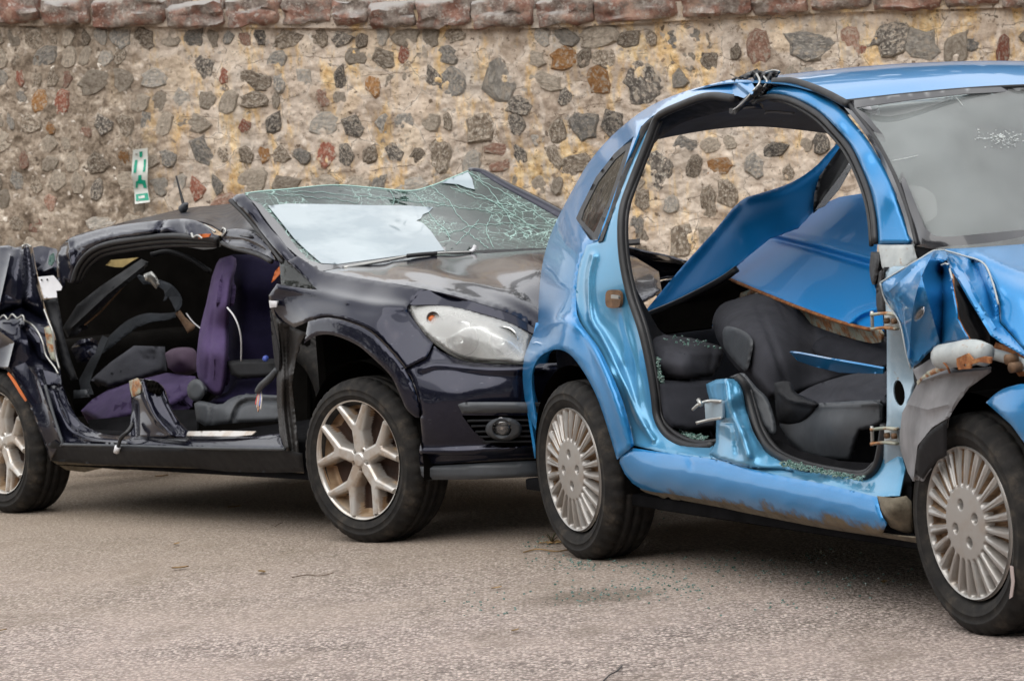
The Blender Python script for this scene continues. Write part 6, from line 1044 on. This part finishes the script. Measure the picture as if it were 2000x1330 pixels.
# ------------------------------------------------------------------ loose things on the ground and in the cars
def gpt(px, py, z=0.0):
    d = C_F+C_R*(px-1000)/FPX-C_U*(py-665)/FPX; t_ = (z-CAMH)/d[2]; return C_O+d*t_
def crumbs(name, label, pts, size, parent_frame=None, mat='crumb', seed=1):
    """safety-glass crumbs: many tiny angular chips in one heap or scatter"""
    rr = random.Random(seed); V = []; F = []
    for p in pts:
        s = size*rr.uniform(.5, 1.5); b = len(V); rot = Matrix.Rotation(rr.uniform(0, 6.3), 3, 'Z') @ Matrix.Rotation(rr.uniform(-.5, .5), 3, 'X')
        for x, y, z in ((-1, -.8, 0), (1, -.6, 0), (.7, 1, 0), (-.8, .7, 0), (-.7, -.6, 1), (.8, -.5, .9), (.5, .8, 1.1), (-.6, .5, .9)):
            V.append(np.array(p)+np.array(rot @ Vector((x*s*rr.uniform(.7, 1.2), y*s*rr.uniform(.7, 1.2), z*s*.9))))
        F += [tuple(b+i for i in f_) for f_ in ((0, 3, 2, 1), (4, 5, 6, 7), (0, 1, 5, 4), (1, 2, 6, 5), (2, 3, 7, 6), (3, 0, 4, 7))]
    o = mesh(name, V, F, M[mat], None, False)
    if parent_frame is not None:
        e = Matrix(parent_frame.M.T.tolist()).to_4x4(); e.translation = Vector(parent_frame.o); o.matrix_world = e
    return tag(o, label, 'broken glass', 'spilled crumbs of window glass', 'stuff')
r6 = random.Random(44)
L = []
for cx, cy, sx, sy, n in ((1130, 1098, 90, 18, 200), (1180, 1160, 130, 22, 200), (1260, 1125, 100, 30, 160), (1060, 1060, 40, 12, 60), (1440, 1110, 170, 36, 240), (1650, 1130, 150, 36, 200), (960, 1180, 80, 24, 50), (1500, 1180, 200, 20, 50), (1330, 1150, 90, 22, 90), (1600, 1085, 90, 14, 60), (1250, 1020, 60, 20, 40)):
    for _ in range(int(n*.5)): L.append(gpt(r6.gauss(cx, sx*.5), r6.gauss(cy, sy*.5), 0)+np.array((0, 0, .001)))
crumbs('glass_crumbs', 'pale green broken glass crumbs strewn on the ground beside the blue car', L, .0030, seed=3)
def heap(fr, poly, n, depth, seed, lift=0):
    rr = random.Random(seed); out = []; P = np.array([q[:2] for q in poly]); lo, hi = P.min(0), P.max(0)
    ev_ = tps(P, [fr.t(q) for q in poly])
    while len(out) < n:
        q = (rr.uniform(lo[0], hi[0]), rr.uniform(lo[1], hi[1]))
        if inside([q], P)[0]:
            out.append(fr.c+fr.ray(*q)*(float(ev_([q])[0])-depth)+np.array((0, 0, rr.uniform(0, .006))))
    return out
crumbs('glass_crumbs', 'green glass crumbs heaped on the front door sill of the blue car', heap(BL, [(1520, 906, .075), (1545, 903, .09), (1620, 922, .09), (1690, 934, .09), (1684, 942, .06), (1600, 926, .06), (1530, 914, .06)], 300, .02, 5), .0036, BL, seed=6)
crumbs('glass_crumbs', 'green glass crumbs lying on the rear door sill of the blue car', heap(BL, [(1318, 850, .13), (1330, 843, .16), (1372, 852, .16), (1388, 858, .14), (1372, 862, .12), (1335, 858, .12)], 150, .02, 7), .0036, BL, seed=8)
crumbs('glass_crumbs', 'green glass crumbs scattered over the rear seat of the blue car', heap(BL, [(1330, 655, 'X', .30), (1400, 672, 'X', .36), (1410, 684, 'X', .40), (1350, 678, 'X', .42), (1290, 664, 'X', .32)], 40, .03, 9), .0036, BL, seed=10)
crumbs('glass_crumbs', 'green glass crumbs caught in the rear door seal of the blue car', heap(BL, [(1282, 700, .12), (1290, 702, .12), (1291, 735, .12), (1300, 742, .13), (1296, 756, .13), (1287, 752, .12), (1284, 728, .12)], 70, .02, 11), .004, BL, seed=12)
# twigs, leaves, weed
tw = plain('dry_twig', (.11, .07, .045), .85, var=.3); lf = plain('dry_leaf', (.27, .17, .07), .8, var=.4); gr = plain('weed_leaf', (.045, .055, .02), .7, var=.3)
def twig(name, label, pts, r_, mat=tw, cat='twig'):
    return tag(tube(name, [gpt(x, y, z) for x, y, z in pts], r_, mat, None, k=5), label, cat)
twig('twig', 'thin curved brown twig lying on bare ground before the black car', [(570, 1127, .004), (600, 1122, .006), (625, 1124, .004), (652, 1118, .008)], .0015)
twig('straw', 'long pale dry stem beside the rear tyre of the blue car', [(1022, 1078, .004), (1050, 1072, .006), (1085, 1076, .005), (1110, 1073, .004)], .0025, lf, 'stem')
twig('twig', 'short dark twig before the front tyre of the black car', [(536, 1028, .004), (545, 1023, .008), (552, 1020, .006)], .0015)
twig('wire', 'thin dark loop of wire lying on the near ground', [(1178, 1330, .004), (1190, 1318, .006), (1205, 1310, .008), (1215, 1300, .004)], .002, M['rubber'], 'wire')
def leaf(px, py, s, label, rot):
    c = gpt(px, py, .006); ca, sa = math.cos(rot), math.sin(rot); V = []; F = []
    for i in range(7):
        u = i/6*2-1; w = .42*(1-u*u)**.7+.01
        for v_ in (-1, 0, 1): x, y, z = u*s, v_*w*s, (.25*s*v_*v_+.12*s*u*u); V.append((c[0]+x*ca-y*sa, c[1]+x*sa+y*ca, c[2]+z*.6))
    for i in range(6):
        for j in range(2): a = i*3+j; F.append((a, a+1, a+4, a+3))
    tag(mesh('dry_leaf', V, F, lf, None), label, 'leaf', 'fallen leaves in the yard')
for a in [(458, 990, .028, 'curled dry leaf in the shadow under the black car', .3), (345, 1062, .022, 'small dry leaf nearest the rear wheel of the black car', 1.2), (352, 1109, .03, 'flat brown leaf on open ground left of the twig', .2), (512, 1117, .028, 'brown leaf just left of the curved twig', 2.0), (970, 1148, .02, 'yellow leaf on the ground midway between the two cars', .6), (1727, 1137, .024, 'rusty leaf beside the front wheel of the blue car', 1.4), (2, 1231, .02, 'leaf at the left edge of the near ground', .4), (1006, 1231, .018, 'small orange leaf in the middle of the near ground', .9), (316, 930, .03, 'leaf lying behind the rear wheel of the black car', .1)]: leaf(*a)
weed = bpy.data.objects.new('weed', None); COL.objects.link(weed); weed.location = gpt(1078, 1062); tag(weed, 'small withered weed at the rear tyre of the blue car', 'weed')
for k in range(9):
    a = k*.8; hh = r6.uniform(.02, .045); tube('stalk', [(0, 0, 0), (.008*math.cos(a), .008*math.sin(a), hh*.6), (.022*math.cos(a), .022*math.sin(a), hh)], [.003, .0025, .0012], gr if k % 2 else tw, weed, k=5)
for k in range(14):
    a = r6.uniform(0, 6.3); d = r6.uniform(.01, .06); c = (d*math.cos(a), d*math.sin(a)*.6, .004)
    mesh('dead_leaf', [(c[0]-.012, c[1], c[2]), (c[0], c[1]-.006, c[2]+.004), (c[0]+.012, c[1], c[2]+.002), (c[0], c[1]+.006, c[2]+.007)], [(0, 1, 2, 3)], lf, weed)

# ------------------------------------------------------------------ woods across the yard and beyond the wall: outside the picture, they show in the paint and glass
def wood(seed, knots, n, hgt, label):
    rt = random.Random(seed); V = []; F = []; path = crv(knots, 80)
    for i in range(n):
        p = path[rt.randrange(80)]; top = hgt+3.0*mnoise.noise((p[0]*.12, p[1]*.12, 3))+1.6*mnoise.noise((p[0]*.5, p[1]*.5, 7)); c = np.array((p[0]+rt.gauss(0, 1.1), p[1]+rt.gauss(0, 1.1), rt.random()**.75*top)); s = rt.uniform(.25, .6)
        u = np.array((rt.gauss(0, 1), rt.gauss(0, 1), rt.gauss(0, 1))); u /= np.linalg.norm(u); w = np.cross(u, (rt.gauss(0, 1), rt.gauss(0, 1), rt.gauss(0, 1))); w /= np.linalg.norm(w); b = len(V)
        V += [c-u*s, c-w*s*.6, c+u*s, c+w*s*.6]; F.append((b, b+1, b+2, b+3))
    tag(mesh('wood_line', V, F, WM, None, False), label, 'trees', kind='stuff')
WM = plain('dark_foliage', (.030, .036, .018), .8, var=.5, vscale=.6)
wood(5, [(-22, 19), (-21, 9), (-19, 0), (-14, -8), (-4, -11), (10, -10), (20, -4), (24, 6)], 14000, 10.5, 'dark line of trees across the yard behind the viewer')
wood(6, [(2.0, 24), (9, 23), (18, 22), (27, 17)], 5000, 7.6, 'dark wood growing beyond the stone wall, mirrored in the bonnet')
